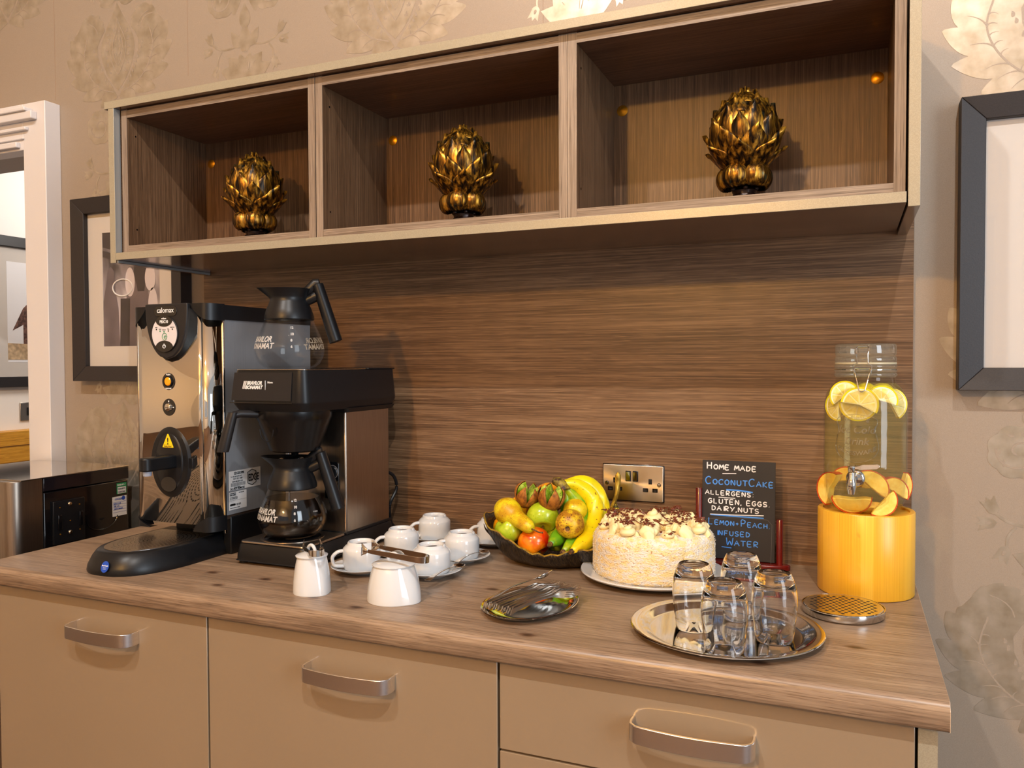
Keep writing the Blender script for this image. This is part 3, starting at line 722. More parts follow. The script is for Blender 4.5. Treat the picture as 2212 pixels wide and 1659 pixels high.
rows = [[(.0, .052*cos(pi+pi*i/n), .034*sin(pi+pi*i/n)) for i in range(n+1)], [(-.004, .044*cos(pi+pi*i/n), .027*sin(pi+pi*i/n)) for i in range(n+1)], [(-.0, .0, -.001) for i in range(n+1)]]
gr.grid(rows); gr.build('grip_recess', M_black, cl, loc=(-1.4722+1.66, -.153+.24, .9-.008), smooth=.5)
MB().tube([(0, .052*cos(pi+pi*i/n), .034*sin(pi+pi*i/n)) for i in range(n+1)], .0016, 6).build('grip_rim', M_blackg, cl, loc=(-1.4718+1.66, -.153+.24, .9-.008))
lb = CB('approval_label', M_greenink, (-1.4728, -.101, .053, -1.4720, -.0665, .0855))
B('label_field', M_paper, lb, -1.4719+1.66, -.0985+.24, .9+.0545, -1.4716+1.66, -.069+.24, .9+.0735)
text('PASSED BY ✓', .0068, M_whiteink, lb, (.1886, .1405, .9775), (pi/2, 0, pi/2), sx=.7)
text('THANKFC', .0075, M_ink, lb, (.1886, .1420, .9655), (pi/2, 0, pi/2), sx=.75); text('CARDONA', .0070, M_ink, lb, (.1886, .1420, .9565), (pi/2, 0, pi/2), sx=.75)
lb = CB('service_label', M_paper, (-1.4728, -.117, -.012, -1.4720, -.067, .046))
text('COOLER', .0075, M_blueink, lb, (.1886, .131, .9365), (pi/2, 0, pi/2), sx=.85)
MB().prism(ell(0, 0, .006, .0062), 0, .0003, 'yz').build('round_logo', M_blueink, lb, loc=(.1881, .1615, .9395))
for i in range(5): B('ruled_line', M_blueink, lb, .1880, .1245, .9297-.0075*i, .1884, .1715, .9301-.0075*i)
text('DATE  21 4 25', .006, M_blueink, lb, (.1886, .1260, .9238), (pi/2, 0, pi/2), sx=.7, shear=.2); text('TYPE  16 9', .006, M_blueink, lb, (.1886, .1260, .9160), (pi/2, 0, pi/2), sx=.7, shear=.2); text('CHECK  Samsend', .006, M_blueink, lb, (.1886, .1260, .9084), (pi/2, 0, pi/2), sx=.7, shear=.2)

# ================================================================ WATER BOILER
bo = thing('water_boiler', 'tall chrome fronted water boiler with black control shield and orange button', 'boiler', (-.9, -.26, 0))
OX, OY = .9, .26
def L(x, y, z): return (x+OX, y+OY, z)
xl, xr, yf, yb, zl, zh = -1.003, -.7755, -.448, -.09, .083, .561
R, RY = .024, .038
arc = [(xr-R+R*cos(t), yf+RY+RY*sin(t)) for t in [-pi/2+pi/2*i/12 for i in range(13)]]
arl = [(xl+.012-.012*cos(t), yf+.012-.012*sin(t)) for t in [pi/2*i/4 for i in range(5)]]
def shell(pts, z0, z1, th=.001):
    rows = [[L(x, y, z0) for x, y in pts], [L(x, y, z1) for x, y in pts]]
    return MB().grid(rows)
M_steelside = M('brushed_steel_side', rgb(150, 154, 160), .48, .45, noise=.06, nscale=3, vec=(1, 400, 4), bump=.1, bscale=3, bdist=.0002)
# body core
core = [(xl+.002, yb), (xl+.002, yf+.014), (xl+.014, yf+.002), (xr-R, yf+.002)]+[(x-.002 if i > 3 else x, y+.002) for i, (x, y) in enumerate(arc)][1:]+[(xr-.002, yb)]
MB().prism([(x+OX, y+OY) for x, y in core], zl, zh, 'xy').build('inner_body', M_cabin, bo, smooth=0)
fp = [(xl+.012, yf-.0002)]+[(xl+.012+(xr-R-xl-.012)*t, yf-.0045*sin(pi*t)) for t in [i/16 for i in range(1, 16)]]+[(xr-R-.001, yf)]
shell(fp, zl-.006, zh+.004).build('front_panel', M_chrome, bo, solid=.0016, smooth=1)
shell([(xl+.011, yf)]+arl[::-1][1:]+[(xl, yf+.03)], zl-.004, zh).build('left_corner_trim', M_steelv, bo, solid=.0016, smooth=1)
shell(arc, zl-.004, zh).build('corner_column', M_chrome, bo, solid=.0018, smooth=1.2)
B('column_joint', M_chrome, bo, *L(xr-.0012, yf+RY, zl-.03), *L(xr+.0016, yf+RY+.005, zh), bevel=.0006)
B('side_panel', M_steelside, bo, *L(xr-.0012, yf+RY+.006, zl+.01), *L(xr+.0004, yb, zh))
B('side_panel', M_steelside, bo, *L(xl-.0004, yf+.03, zl+.01), *L(xl+.0012, yb, zh))
# black cap: top plate, front corner wings, side rail
def band(pts, z0, z1, off, name, mat=M_black, fn=None):
    n = len(pts); rows = [[], [], [], []]
    for i, (x, y) in enumerate(pts):
        a = Vector(pts[min(i+1, n-1)])-Vector(pts[max(i-1, 0)]); a.normalize(); nx, ny = a.y, -a.x
        t = i/(n-1); zz = fn(t) if fn else z0
        rows[0].append(L(x-nx*.001, y-ny*.001, zz)); rows[1].append(L(x+nx*off, y+ny*off, zz)); rows[2].append(L(x+nx*off, y+ny*off, z1)); rows[3].append(L(x-nx*.001, y-ny*.001, z1))
    b = MB().grid(rows+[rows[0]]); return b.build(name, mat, bo, smooth=.7)
MB().prism([(x+OX, y+OY) for x, y in [(xl, yb), (xl, yf+.012), (xl+.012, yf), (xr-R, yf)]+arc+[(xr, yb)]], zh, zh+.012, 'xy').build('top_plate', M_black, bo, bevel=.002)
fr_arc = [(xr-R-.030+.030*i/8, yf) for i in range(8)]+arc
band(fr_arc+[(xr, yf+RY+.004)], 0, zh+.016, .0035, 'cap_corner', fn=lambda t: zh-.022+.034*max(0, (1-t/.62))**1.8)
band([(xr, yf+RY+.004), (xr, yb)], zh-.02, zh+.014, .0025, 'cap_rail', M_black)
band([(xl, yf+.03), (xl, yf+.012)]+arl[1:]+[(xl+.012+.03*i/6, yf) for i in range(1, 7)], 0, zh+.012, .003, 'cap_corner', fn=lambda t: zh-.038+.05*t**1.5)
def foot(pts, fn, name='foot_corner'):
    n = len(pts); rows = [[], [], [], []]
    for i, (x, y) in enumerate(pts):
        a = Vector(pts[min(i+1, n-1)])-Vector(pts[max(i-1, 0)]); a.normalize(); nx, ny = a.y, -a.x; z1 = fn(i/(n-1)); z0 = zl-.022
        rows[0].append(L(x-nx*.001, y-ny*.001, z1)); rows[1].append(L(x+nx*.0035, y+ny*.0035, z1)); rows[2].append(L(x+nx*.0035, y+ny*.0035, z0)); rows[3].append(L(x-nx*.02, y-ny*.02, z0))
    MB().grid(rows+[rows[0]]).build(name, M_black, bo, smooth=.7)
foot(fr_arc+[(xr, yf+RY+.004)], lambda t: zl-.020+.032*min(1, t/.5)**.6)
foot([(xl, yf+.03), (xl, yf+.012)]+arl[1:]+[(xl+.012+.03*i/6, yf) for i in range(1, 7)], lambda t: zl-.02+.028*(1-t)**1.4)
# control shield: rounded V
def vshape(w, h, n=24, p=.62):
    R_ = [(w*(1-(i/n))**p if i < n else 0, -h*(i/n)**1.0) for i in range(n+1)]
    # w shrinks towards the bottom point
    R_ = [(w*math.sqrt(max(0, 1-(i/n)**2.3)), -h*i/n) for i in range(n+1)]
    return R_+[(-x, z) for x, z in R_[::-1][1:]]
cxs = -.8935; zt_ = zh+.017
sh = MB().prism([(x+cxs+OX, z+zt_) for x, z in vshape(.0635, .126)], yf+OY-.012, yf+OY+.0005, 'xz').build('control_shield', M_grey, bo, bevel=.003, seg=3)
py_ = yf+OY-.0122
MB().prism([(x+cxs+OX, z) for x, z in rrect(-.034, zt_-.029, .034, zt_-.006, .0110)], py_-.001, py_+.001, 'xz').build('badge', M_blackg, sh, bevel=.0005)
text('calomax', .0165, M_whiteink, sh, (cxs+OX, py_-.0012, zt_-.0205), align='CENTER', bold=.0001, sx=.92)
dz = zt_-.069
MB().prism(ell(cxs+OX-.002, dz, .0400, .0415, 48), py_-.0022, py_+.001, 'xz').build('display_ring', M_black, sh, bevel=.001)
MB().prism(ell(cxs+OX-.002, dz, .0375, .0390, 48), py_-.0028, py_, 'xz').build('display', M('silver_fascia', rgb(206, 202, 206), .45), sh)
def lens(c0, r, h, sgn): # eye shaped blob
    return [(c0+r*cos(t), h*sin(t)) for t in [2*pi*i/24 for i in range(24)]]
MB().prism([(cxs+OX-.002+x, dz+.029+z) for x, z in [(.0245*cos(t), .0125*abs(sin(t))**1.2*(1 if sin(t) > 0 else -1)) for t in [2*pi*i/32 for i in range(32)]]], py_-.0036, py_-.002, 'xz').build('model_badge', M_blackg, sh)
text('eclipse', .0052, M_whiteink, sh, (cxs+OX-.002, py_-.0038, dz+.0335), align='CENTER', bold=.0001); text('PB3C10', .0095, M_whiteink, sh, (cxs+OX-.002, py_-.0038, dz+.0245), align='CENTER', bold=.0002, sx=.8)
MB().prism([(cxs+OX-.002+x, dz-.028+z) for x, z in [(.0255*cos(t), .0130*abs(sin(t))**1.2*(1 if sin(t) > 0 else -1)) for t in [2*pi*i/32 for i in range(32)]]], py_-.0036, py_-.002, 'xz').build('power_button', M_blackg, sh)
MB().tube([(cxs+OX-.002+.0042*sin(t), py_-.0040, dz-.028+.0042*cos(t)) for t in [radians(35+290*i/14) for i in range(15)]], .0007, 6, upv=(0, 1, 0)).build('power_symbol', M_whiteink, sh)
B('power_symbol', M_whiteink, sh, cxs+OX-.0027, py_-.0046, dz-.028, cxs+OX-.0013, py_-.0036, dz-.022)
for i, (x, z, m) in enumerate(((-.0235, .0105, M_grey), (-.0125, .0065, M_greenink), (-.0005, .0050, M_greenink), (.0125, .0065, M_ink), (.0245, .0105, M_ink))):
    MB().prism(ell(cxs+OX-.002+x, dz+z, .0017, .0017, 12), py_-.0033, py_-.002, 'xz').build('indicator_light', m, sh, smooth=0)
    text(('HOT', 'ECO', 'READY', 'FILL', 'SERVICE')[i], .0032, M_ink, sh, (cxs+OX-.002+x, py_-.003, dz+z+.0032), align='CENTER')
MB().tube([(cxs+OX-.001+.0072*sin(t), py_-.0032, dz-.006+.0078*cos(t)) for t in [2*pi*i/28 for i in range(28)]], .0006, 6, closed=True, upv=(0, 1, 0)).build('eco_logo', M_greenink, sh)
text('e', .0165, M_greenink, sh, (cxs+OX-.001, py_-.003, dz-.0105), align='CENTER', shear=.3)
# orange push button, key lock
zb1, zb2 = .401, .3420
def disc(c, prof, mat, par, name, n=28, sc=(1, 1)):   # lathe about y facing the room
    b = MB().lathe(prof, n, sx=sc[0], sy=sc[1]); b.xf(Matrix(((1, 0, 0, c[0]), (0, 0, -1, c[1]), (0, 1, 0, c[2]), (0, 0, 0, 1)))); return b.build(name, mat, par)
bc = (cxs+OX-.001, yf+OY-.003, zb1)
pb = disc(bc, [(0, .003), (.0190, .003), (.0205, .0015), (.0205, -.002)], M_blackg, bo, 'push_button_plate')
disc(bc, [(0, .0075), (.008, .007), (.0098, .0055), (.0100, .003)], M_amber, pb, 'push_button')
disc(bc, [(.0100, .003), (.0104, .0060), (.0124, .0060), (.0128, .003)], M_black, pb, 'button_collar')
text('PUSH', .0052, M_whiteink, pb, (bc[0], bc[1]-.0034, bc[2]+.0138), align='CENTER', bold=.0001); text('DISPENSE', .0044, M_whiteink, pb, (bc[0], bc[1]-.0034, bc[2]-.0176), align='CENTER', bold=.0001, sx=.95)
kc = (bc[0], bc[1], zb2)
kl = disc(kc, [(0, .003), (.0190, .003), (.0205, .0015), (.0205, -.002)], M_blackg, bo, 'key_lock_plate')
disc(kc, [(0, .009), (.006, .009), (.0085, .0075), (.0100, .003)], M_chrome, kl, 'key_lock'); B('key_slot', M_blackg, kl, kc[0]-.0045, kc[1]-.0094, kc[2]-.0007, kc[0]+.0045, kc[1]-.0088, kc[2]+.0007)
B('lock_mark', M_whiteink, kl, kc[0]-.0012, kc[1]-.0035, kc[2]+.0115, kc[0]+.0012, kc[1]-.003, kc[2]+.0155); B('lock_mark', M_whiteink, kl, kc[0]+.0125, kc[1]-.0035, kc[2]-.0012, kc[0]+.0155, kc[1]-.003, kc[2]+.0012)
# oval tap plate with spout
tc = (cxs+OX+.001, yf+OY-.003, .2165)
op = disc(tc, [(0, .006), (.038, .006), (.044, .005), (.0475, .0005), (.0475, -.002)], M_black, bo, 'tap_plate', 56, (1.27, 1.75))
disc(tc, [(0, .0085), (.0300, .0085), (.0325, .0062), (.0330, .005)], M_black, op, 'tap_plate_centre', 48, (1.27, 2.03))
disc((tc[0], tc[1], tc[2]-.050), [(0, .0092), (.021, .0092), (.0215, .006)], M_blackg, op, 'finger_recess', 32, (1.1, .8))
tr = MB().prism([(tc[0]+x, tc[2]+.034+z) for x, z in ((-.0155, 0), (.0155, 0), (.0162, .0012), (.0012, .0308), (-.0012, .0308), (-.0162, .0012))], tc[1]-.0094, tc[1]-.0084, 'xz').build('warning_label', M_yell, op, smooth=0)
text('!', .021, M_ink, tr, (tc[0], tc[1]-.0096, tc[2]+.0415), align='CENTER', bold=.0004); text('Boiling Water', .0040, M_ink, tr, (tc[0], tc[1]-.0096, tc[2]+.0355), align='CENTER')
B('label_line', M_ink, tr, tc[0]-.0125, tc[1]-.0097, tc[2]+.0398, tc[0]+.0125, tc[1]-.0094, tc[2]+.0403)
spo = MB(); yy = tc[1]-.006
out = [(.016, yy+.002), (.017, yy-.03), (.014, yy-.062)]+[(.0145*cos(t), yy-.072+.0145*sin(t)) for t in [-pi*i/12 for i in range(13)]]+[(-.014, yy-.062), (-.017, yy-.03), (-.016, yy+.002)]
spo.prism([(tc[0]+.008+x, y) for x, y in out], tc[2]-.012, tc[2]+.018, 'xy'); spout = spo.build('spout', M_black, op, bevel=.0035, seg=3)
MB().lathe([(0, -.034), (.0085, -.034), (.0095, -.03), (.0095, -.022)], 24).build('nozzle', M('nozzle_plastic', rgb(150, 160, 180), .3), spout, loc=(tc[0]+.008, yy-.070, tc[2]+.012))
B('side_latch', M_black, op, tc[0]+.058, tc[1]-.006, tc[2]-.012, tc[0]+.069, tc[1]+.001, tc[2]+.012, bevel=.001)
# stickers on the right side panel
stx = xr+.0005+OX
def side_text(s, size, y, z, mat=M_ink, par=None, **k): return text(s, size, mat, par, (stx+.0008, y+OY, z), (pi/2, 0, pi/2), **k)
s1 = B('service_sticker', M_paper, bo, stx, -.3962+OY, .1478, stx+.0006, -.2900+OY, .1925, bevel=0)
side_text('EDGEDPM', .0085, -.380, .1838, par=s1, bold=.0002, sx=.85); side_text('For sales and service call', .0045, -.391, .1782, par=s1, sx=.78); side_text('0371 811 1500', .0058, -.3825, .1720, par=s1, sx=.85); side_text('www.edgedpm.com', .0055, -.3865, .1662, par=s1, sx=.8)
for i in range(22): B('barcode_bar', M_ink, s1, stx+.0004, -.3905+.00225*i+OY, .1562, stx+.0008, -.3905+.00225*i+(.0008, .0013, .0005)[i % 3]+OY, .1645)
side_text('ID No. 506072', .0042, -.380, .1524, par=s1, sx=.8); side_text('DO NOT REMOVE', .0066, -.393, .1488, par=s1, bold=.0002, sx=.88)
hx = [( -.3345, .184), (-.3195, .1895), (-.3060, .184), (-.3060, .158), (-.3195, .1525), (-.3345, .158)]
MB().tube([(stx+.0008, y+OY, z) for y, z in hx], .0011, 6, closed=True, upv=(1, 0, 0)).build('hexagon_logo', M_ink, s1)
side_text('EDGE', .0235, -.3325, .1625, par=s1, bold=.0007, sx=.62)
s2 = B('rating_sticker', M_paper, bo, stx, -.3960+OY, .1030, stx+.0006, -.3390+OY, .1440)
side_text('ECLIPSE PB3C10', .0036, -.3945, .1395, par=s2, bold=.0001, sx=.75); side_text('SERIAL NUMBER', .0036, -.3945, .1357, par=s2, bold=.0001, sx=.75); side_text('230V 50Hz 3kW', .0034, -.3655, .1395, par=s2, sx=.75)
side_text('239458', .0092, -.3945, .1265, par=s2, sx=.9); B('ruled_line', M_ink, s2, stx+.0004, -.3955+OY, .1240, stx+.0008, -.3395+OY, .1243)
MB().prism([(y+OY, z) for y, z in rrect(-.3945, .1120, -.3760, .1168, .0023)], stx+.0004, stx+.0009, 'yz').build('sticker_block', M_ink, s2, smooth=0)
side_text('CE UK', .0058, -.3740, .1122, par=s2, bold=.0002, sx=.9); side_text('designed and manufactured in England', .0028, -.3945, .1064, par=s2, sx=.75)
# pedestal, drip tray
MB().prism([(x+OX, y+OY) for x, y in ((-.985, -.10), (-.985, -.30), (-.965, -.37), (-.84, -.37), (-.800, -.33), (-.790, -.30), (-.790, -.10))], 0, zl-.002, 'xy').build('pedestal', M_black, bo, bevel=.003)
B('pedestal_leg', M_black, bo, *L(-.800, -.39, 0), *L(-.776, -.27, zl+.005), bevel=.003)
def tray_out(w, yr, yt, k=0, n=30):   # plan outline, rounded nose towards the room
    cx = -.898; pts = [(cx+w, yr)]
    a = yt
    for i in range(n+1):
        t = pi*i/n; pts.append((cx+w*(abs(cos(t))**.8)*(1 if cos(t) > 0 else -1), -.48-(-.48-a)*sin(t)**.9))
    pts.append((cx-w, yr)); return pts
rows = []
for (w, yt, z) in ((.1065, -.640, 0), (.1075, -.642, .004), (.1050, -.640, .016), (.0985, -.631, .032), (.0925, -.622, .0425), (.0895, -.618, .0450)):
    rows.append([(x+OX, y+OY, z) for x, y in tray_out(w, -.36, yt)])
b = MB().grid(rows); nrow = len(rows[0])
b.add(rows[-1], [tuple(range(nrow))]); b.add(rows[0], [tuple(range(nrow-1, -1, -1))]); b.add([r[0] for r in rows]+[r[-1] for r in rows[::-1]], [tuple(range(12))])
tray = b.build('drip_tray', M_black, bo, smooth=.9)
# perforated grille: sheet + rings of raised slots
gx, gy = -.898+OX, -.495+OY
MB().prism([(x+OX, y+OY) for x, y in tray_out(.0800, -.40, -.607)], .0451, .0462, 'xy').build('grille_plate', M_steel, tray, smooth=0)
sl = MB()
for r_i in range(1, 12):
    rr = .009*r_i; nn = max(6, int(rr*2*pi/.0085))
    for k in range(nn):
        a = 2*pi*(k+.5*(r_i % 2))/nn; x, y = gx+rr*cos(a)*.86, gy+rr*sin(a)*1.0
        if abs(x-gx) > .073 or y > -.407+OY or ((x-gx)/.076)**2+(min(0, y-(-.48+OY))/.122)**2 > .93: continue
        ca, sa = cos(a+pi/2), sin(a+pi/2)
        q = [(-.0028, -.0011), (.0028, -.0011), (.0028, .0011), (-.0028, .0011)]
        sl.add([(x+u*ca-v*sa, y+u*sa+v*ca, .0463) for u, v in q], [(0, 1, 2, 3)])
tag(sl.build('grille_slots', M_blackg, tray, smooth=0, fix=False), kind='stuff')
bd = MB().lathe([(0, .0006), (.0088, .0006), (.0092, 0)], 32, sy=1.35)
nrm = Vector((-.35, -1, .22)).normalized(); q_ = nrm.to_track_quat('Z', 'Y').to_matrix().to_4x4()
bdo = MB().prism(ell(0, 0, .0098, .0118), 0, .0006, 'xy'); st_ = bdo.build('round_sticker', M_blueink, tray, loc=(-.882+OX, -.6410+OY, .0205), rot=(radians(70), 0, radians(4)), smooth=0)
text('SteriTouch', .0040, M_whiteink, st_, (0, .001, .0008), (0, 0, 0), align='CENTER', bold=.0001, sx=.9)
text('antibacterial', .0018, M_whiteink, st_, (0, -.0025, .0008), (0, 0, 0), align='CENTER'); text('protection', .0018, M_whiteink, st_, (0, -.005, .0008), (0, 0, 0), align='CENTER')

# ================================================================ FILTER COFFEE MACHINE
cm = thing('coffee_machine', 'black and steel filter coffee machine with two warming plates', 'coffee machine', (-.615, -.27, 0))
def K(x, y, z): return (x+.615, y+.27, z)
def KP(pts): return [(x+.615, y+.27) for x, y in pts]
def rr_plan(x0, y0, x1, y1, r, n=6): return rrect(x0, y0, x1, y1, r, n)
base_pl = rr_plan(-.712, -.452, -.520, -.085, .016)
b = MB(); rows = []
for (g, z) in ((.002, .008), (0, .010), (-.0005, .020), (-.004, .040), (-.006, .0445)): rows.append([(x+.615+(1 if x > -.615 else -1)*g, y+.27+(g if y > -.27 else -g), z) for x, y in base_pl])
b.grid(rows, True); b.add(rows[-1], [tuple(range(len(rows[0])))]); b.add(rows[0], [tuple(range(len(rows[0])-1, -1, -1))])
base = b.build('base', M_black, cm, smooth=.7)
for (x, y) in ((-.70, -.435), (-.535, -.435), (-.70, -.11), (-.535, -.11)): MB().lathe([(0, 0), (.009, 0), (.010, .009)], 16).build('foot', M_black, base, loc=K(x, y, 0))
MB().prism(KP(rr_plan(-.7055, -.445, -.5265, -.290, .014)), .0445, .0500, 'xy').build('base_top_plate', M_steelv, cm, bevel=.003, seg=3)
MB().lathe([(.070, .0500), (.070, .0510), (.066, .0515), (.0655, .0500)], 56).build('plate_ring', M_steelv, cm, loc=K(-.618, -.368, 0))
MB().lathe([(0, .0525), (.060, .0525), (.062, .0515), (.062, .0500)], 56).build('hot_plate', M_blackg, cm, loc=K(-.618, -.368, 0))
col = B('column', M_steelv, cm, *K(-.706, -.285, .046), *K(-.531, -.097, .345), bevel=.004)
B('column_base', M_black, cm, *K(-.708, -.288, .0445), *K(-.528, -.092, .0505), bevel=.001)
B('column_seam', M_mirror, col, *K(-.694, -.2862, .055), *K(-.691, -.2850, .34))
sp_ = MB().prism([(x+.615, z) for x, z in rrect(-.5885, .126, -.5495, .212, .005)], -.2885+.27, -.285+.27, 'xz').build('switch_panel', M_blackg, cm, bevel=.001)
for zz in (.189, .149):
    disc(K(-.5665, -.2885, zz), [(.0, .002), (.012, .003), (.0145, .001), (.0150, 0)], M_black, sp_, 'switch_knob', 24)
    disc(K(-.5665, -.2885, zz), [(.0150, .0000), (.0152, .0012), (.0160, .0012), (.0162, 0)], M('switch_ring', rgb(130, 120, 115), .3), sp_, 'switch_ring', 28)
    disc(K(-.5665, -.291, zz), [(0, .0014), (.003, .001), (.0034, 0)], M_chrome, sp_, 'switch_pip', 10)
text('1', .006, M_whiteink, sp_, K(-.5855, -.2892, .203)); text('O', .004, M_whiteink, sp_, K(-.5855, -.2892, .171))
# head housing: rounded, waist line, tapering underneath
def hull(specs, n=7):
    rows = []
    for (x0, y0, x1, y1, r, z) in specs: rows.append([(x+.615, y+.27, z) for x, y in rrect(x0, y0, x1, y1, r, n)])
    b = MB().grid(rows, True); k = len(rows[0]); b.add(rows[-1], [tuple(range(k))]); b.add(rows[0], [tuple(range(k-1, -1, -1))]); return b
# rear block deeper, front block shallower
hull([(-.706, -.447, -.521, -.085, .018, .3375), (-.7165, -.457, -.5125, -.080, .024, .3535), (-.717, -.4575, -.512, -.080, .024, .3585), (-.709, -.4515, -.519, -.083, .020, .4260)]).build('housing', M_black, cm, smooth=.5)
hull([(-.704, -.29, -.525, -.086, .010, .328), (-.711, -.30, -.518, -.082, .012, .3385)]).build('housing_rear', M_black, cm, smooth=.5)
B('housing_groove', M_blackg, cm, *K(-.713, -.4588, .3555), *K(-.545, -.450, .3572))
fpz = MB().add([K(-.7075, -.4590, .3610), K(-.5480, -.4590, .3610), K(-.5480, -.4532, .4215), K(-.7025, -.4532, .4215)], [(0, 1, 2, 3)]); fpz = fpz.build('front_plate', M_grey, cm, solid=.0015, smooth=0)
tilt = math.atan2(.0058, .0605)
rotp = (pi/2-tilt, 0, 0)
def tp(x, z): return K(x, -.4590+(z-.3610)*.0959-.0012, z)
text('BRAVILOR', .0110, M_whiteink, fpz, tp(-.6665, .3955), rotp, bold=.00035, shear=.22, sx=.80); text('BONAMAT', .0110, M_whiteink, fpz, tp(-.6695, .3860), rotp, bold=.00035, shear=.22, sx=.84)
for i in range(4): MB().add([tp(-.6780+.0022*i, .3862), tp(-.6768+.0022*i, .3862), tp(-.6735+.0022*i, .4035), tp(-.6747+.0022*i, .4035)], [(0, 1, 2, 3)]).build('logo_bar', M_whiteink, fpz, smooth=0, fix=False)
B('logo_line', M_whiteink, fpz, *tp(-.6165, .3845), *(Vector(tp(-.6158, .4045))+Vector((0, -.0004, 0)))); text('Novo', .0062, M_whiteink, fpz, tp(-.6110, .3985), rotp, bold=.0001)
MB().prism(KP(rr_plan(-.7085, -.4505, -.5195, -.205, .018)), .4262, .4290, 'xy').build('top_steel_plate', M_mirror, cm, bevel=.0012, seg=3)
B('rear_lid', M_black, cm, *K(-.708, -.203, .4258), *K(-.521, -.083, .4300), bevel=.002); B('lid_slot', M_grey, cm, *K(-.5200, -.190, .4190), *K(-.5188, -.160, .4202))
# filter basket
bk_ = MB().lathe([(0, .2355), (.0075, .2355), (.0090, .2420), (.020, .2435), (.048, .2445), (.0545, .2475), (.0800, .3150), (.0835, .3230), (.0835, .3375), (0, .3375)], 56).build('filter_basket', M('satin_black', rgb(13, 13, 15), .26, 0, spec=.4), cm, loc=K(-.6125, -.365, 0))
MB().tube([(.018*cos(t)-.012, -.0735-.0065, .298+.026*sin(t)) for t in [pi+pi*i/14 for i in range(15)]], .0010, 6).build('basket_emblem', M_black, bk_)
hb = MB(); hb.tube([(-.045, -.066, .330), (-.0660, -.100, .3325), (-.0735, -.112, .330)], [.011, .011, .010], 12, flat=.8)
rows = []
for (t, w_, d_) in ((0, .0125, .009), (.15, .0130, .0105), (.6, .0140, .0110), (.96, .0150, .0110), (1, .0145, .0105)):
    cx, cy, cz = -.0735-.018*t, -.114-.012*t, .3360-.0850*t
    rows.append([(cx+w_*cos(a)*.92, cy+d_*sin(a), cz) for a in [2*pi*i/20 for i in range(20)]])
hb.grid(rows, True); hb.add(rows[-1], [tuple(range(20))]); hb.add(rows[0], [tuple(range(19, -1, -1))]); hb.build('basket_handle', M_grey, bk_, smooth=.8)
MB().tube(bez([K(-.565, -.085, .17), K(-.552, -.045, .150), K(-.548, -.035, .115), K(-.556, -.055, .075), K(-.560, -.045, .030), K(-.552, -.03, .006)], 8), .0042, 8).build('power_cord', M_black, cm)

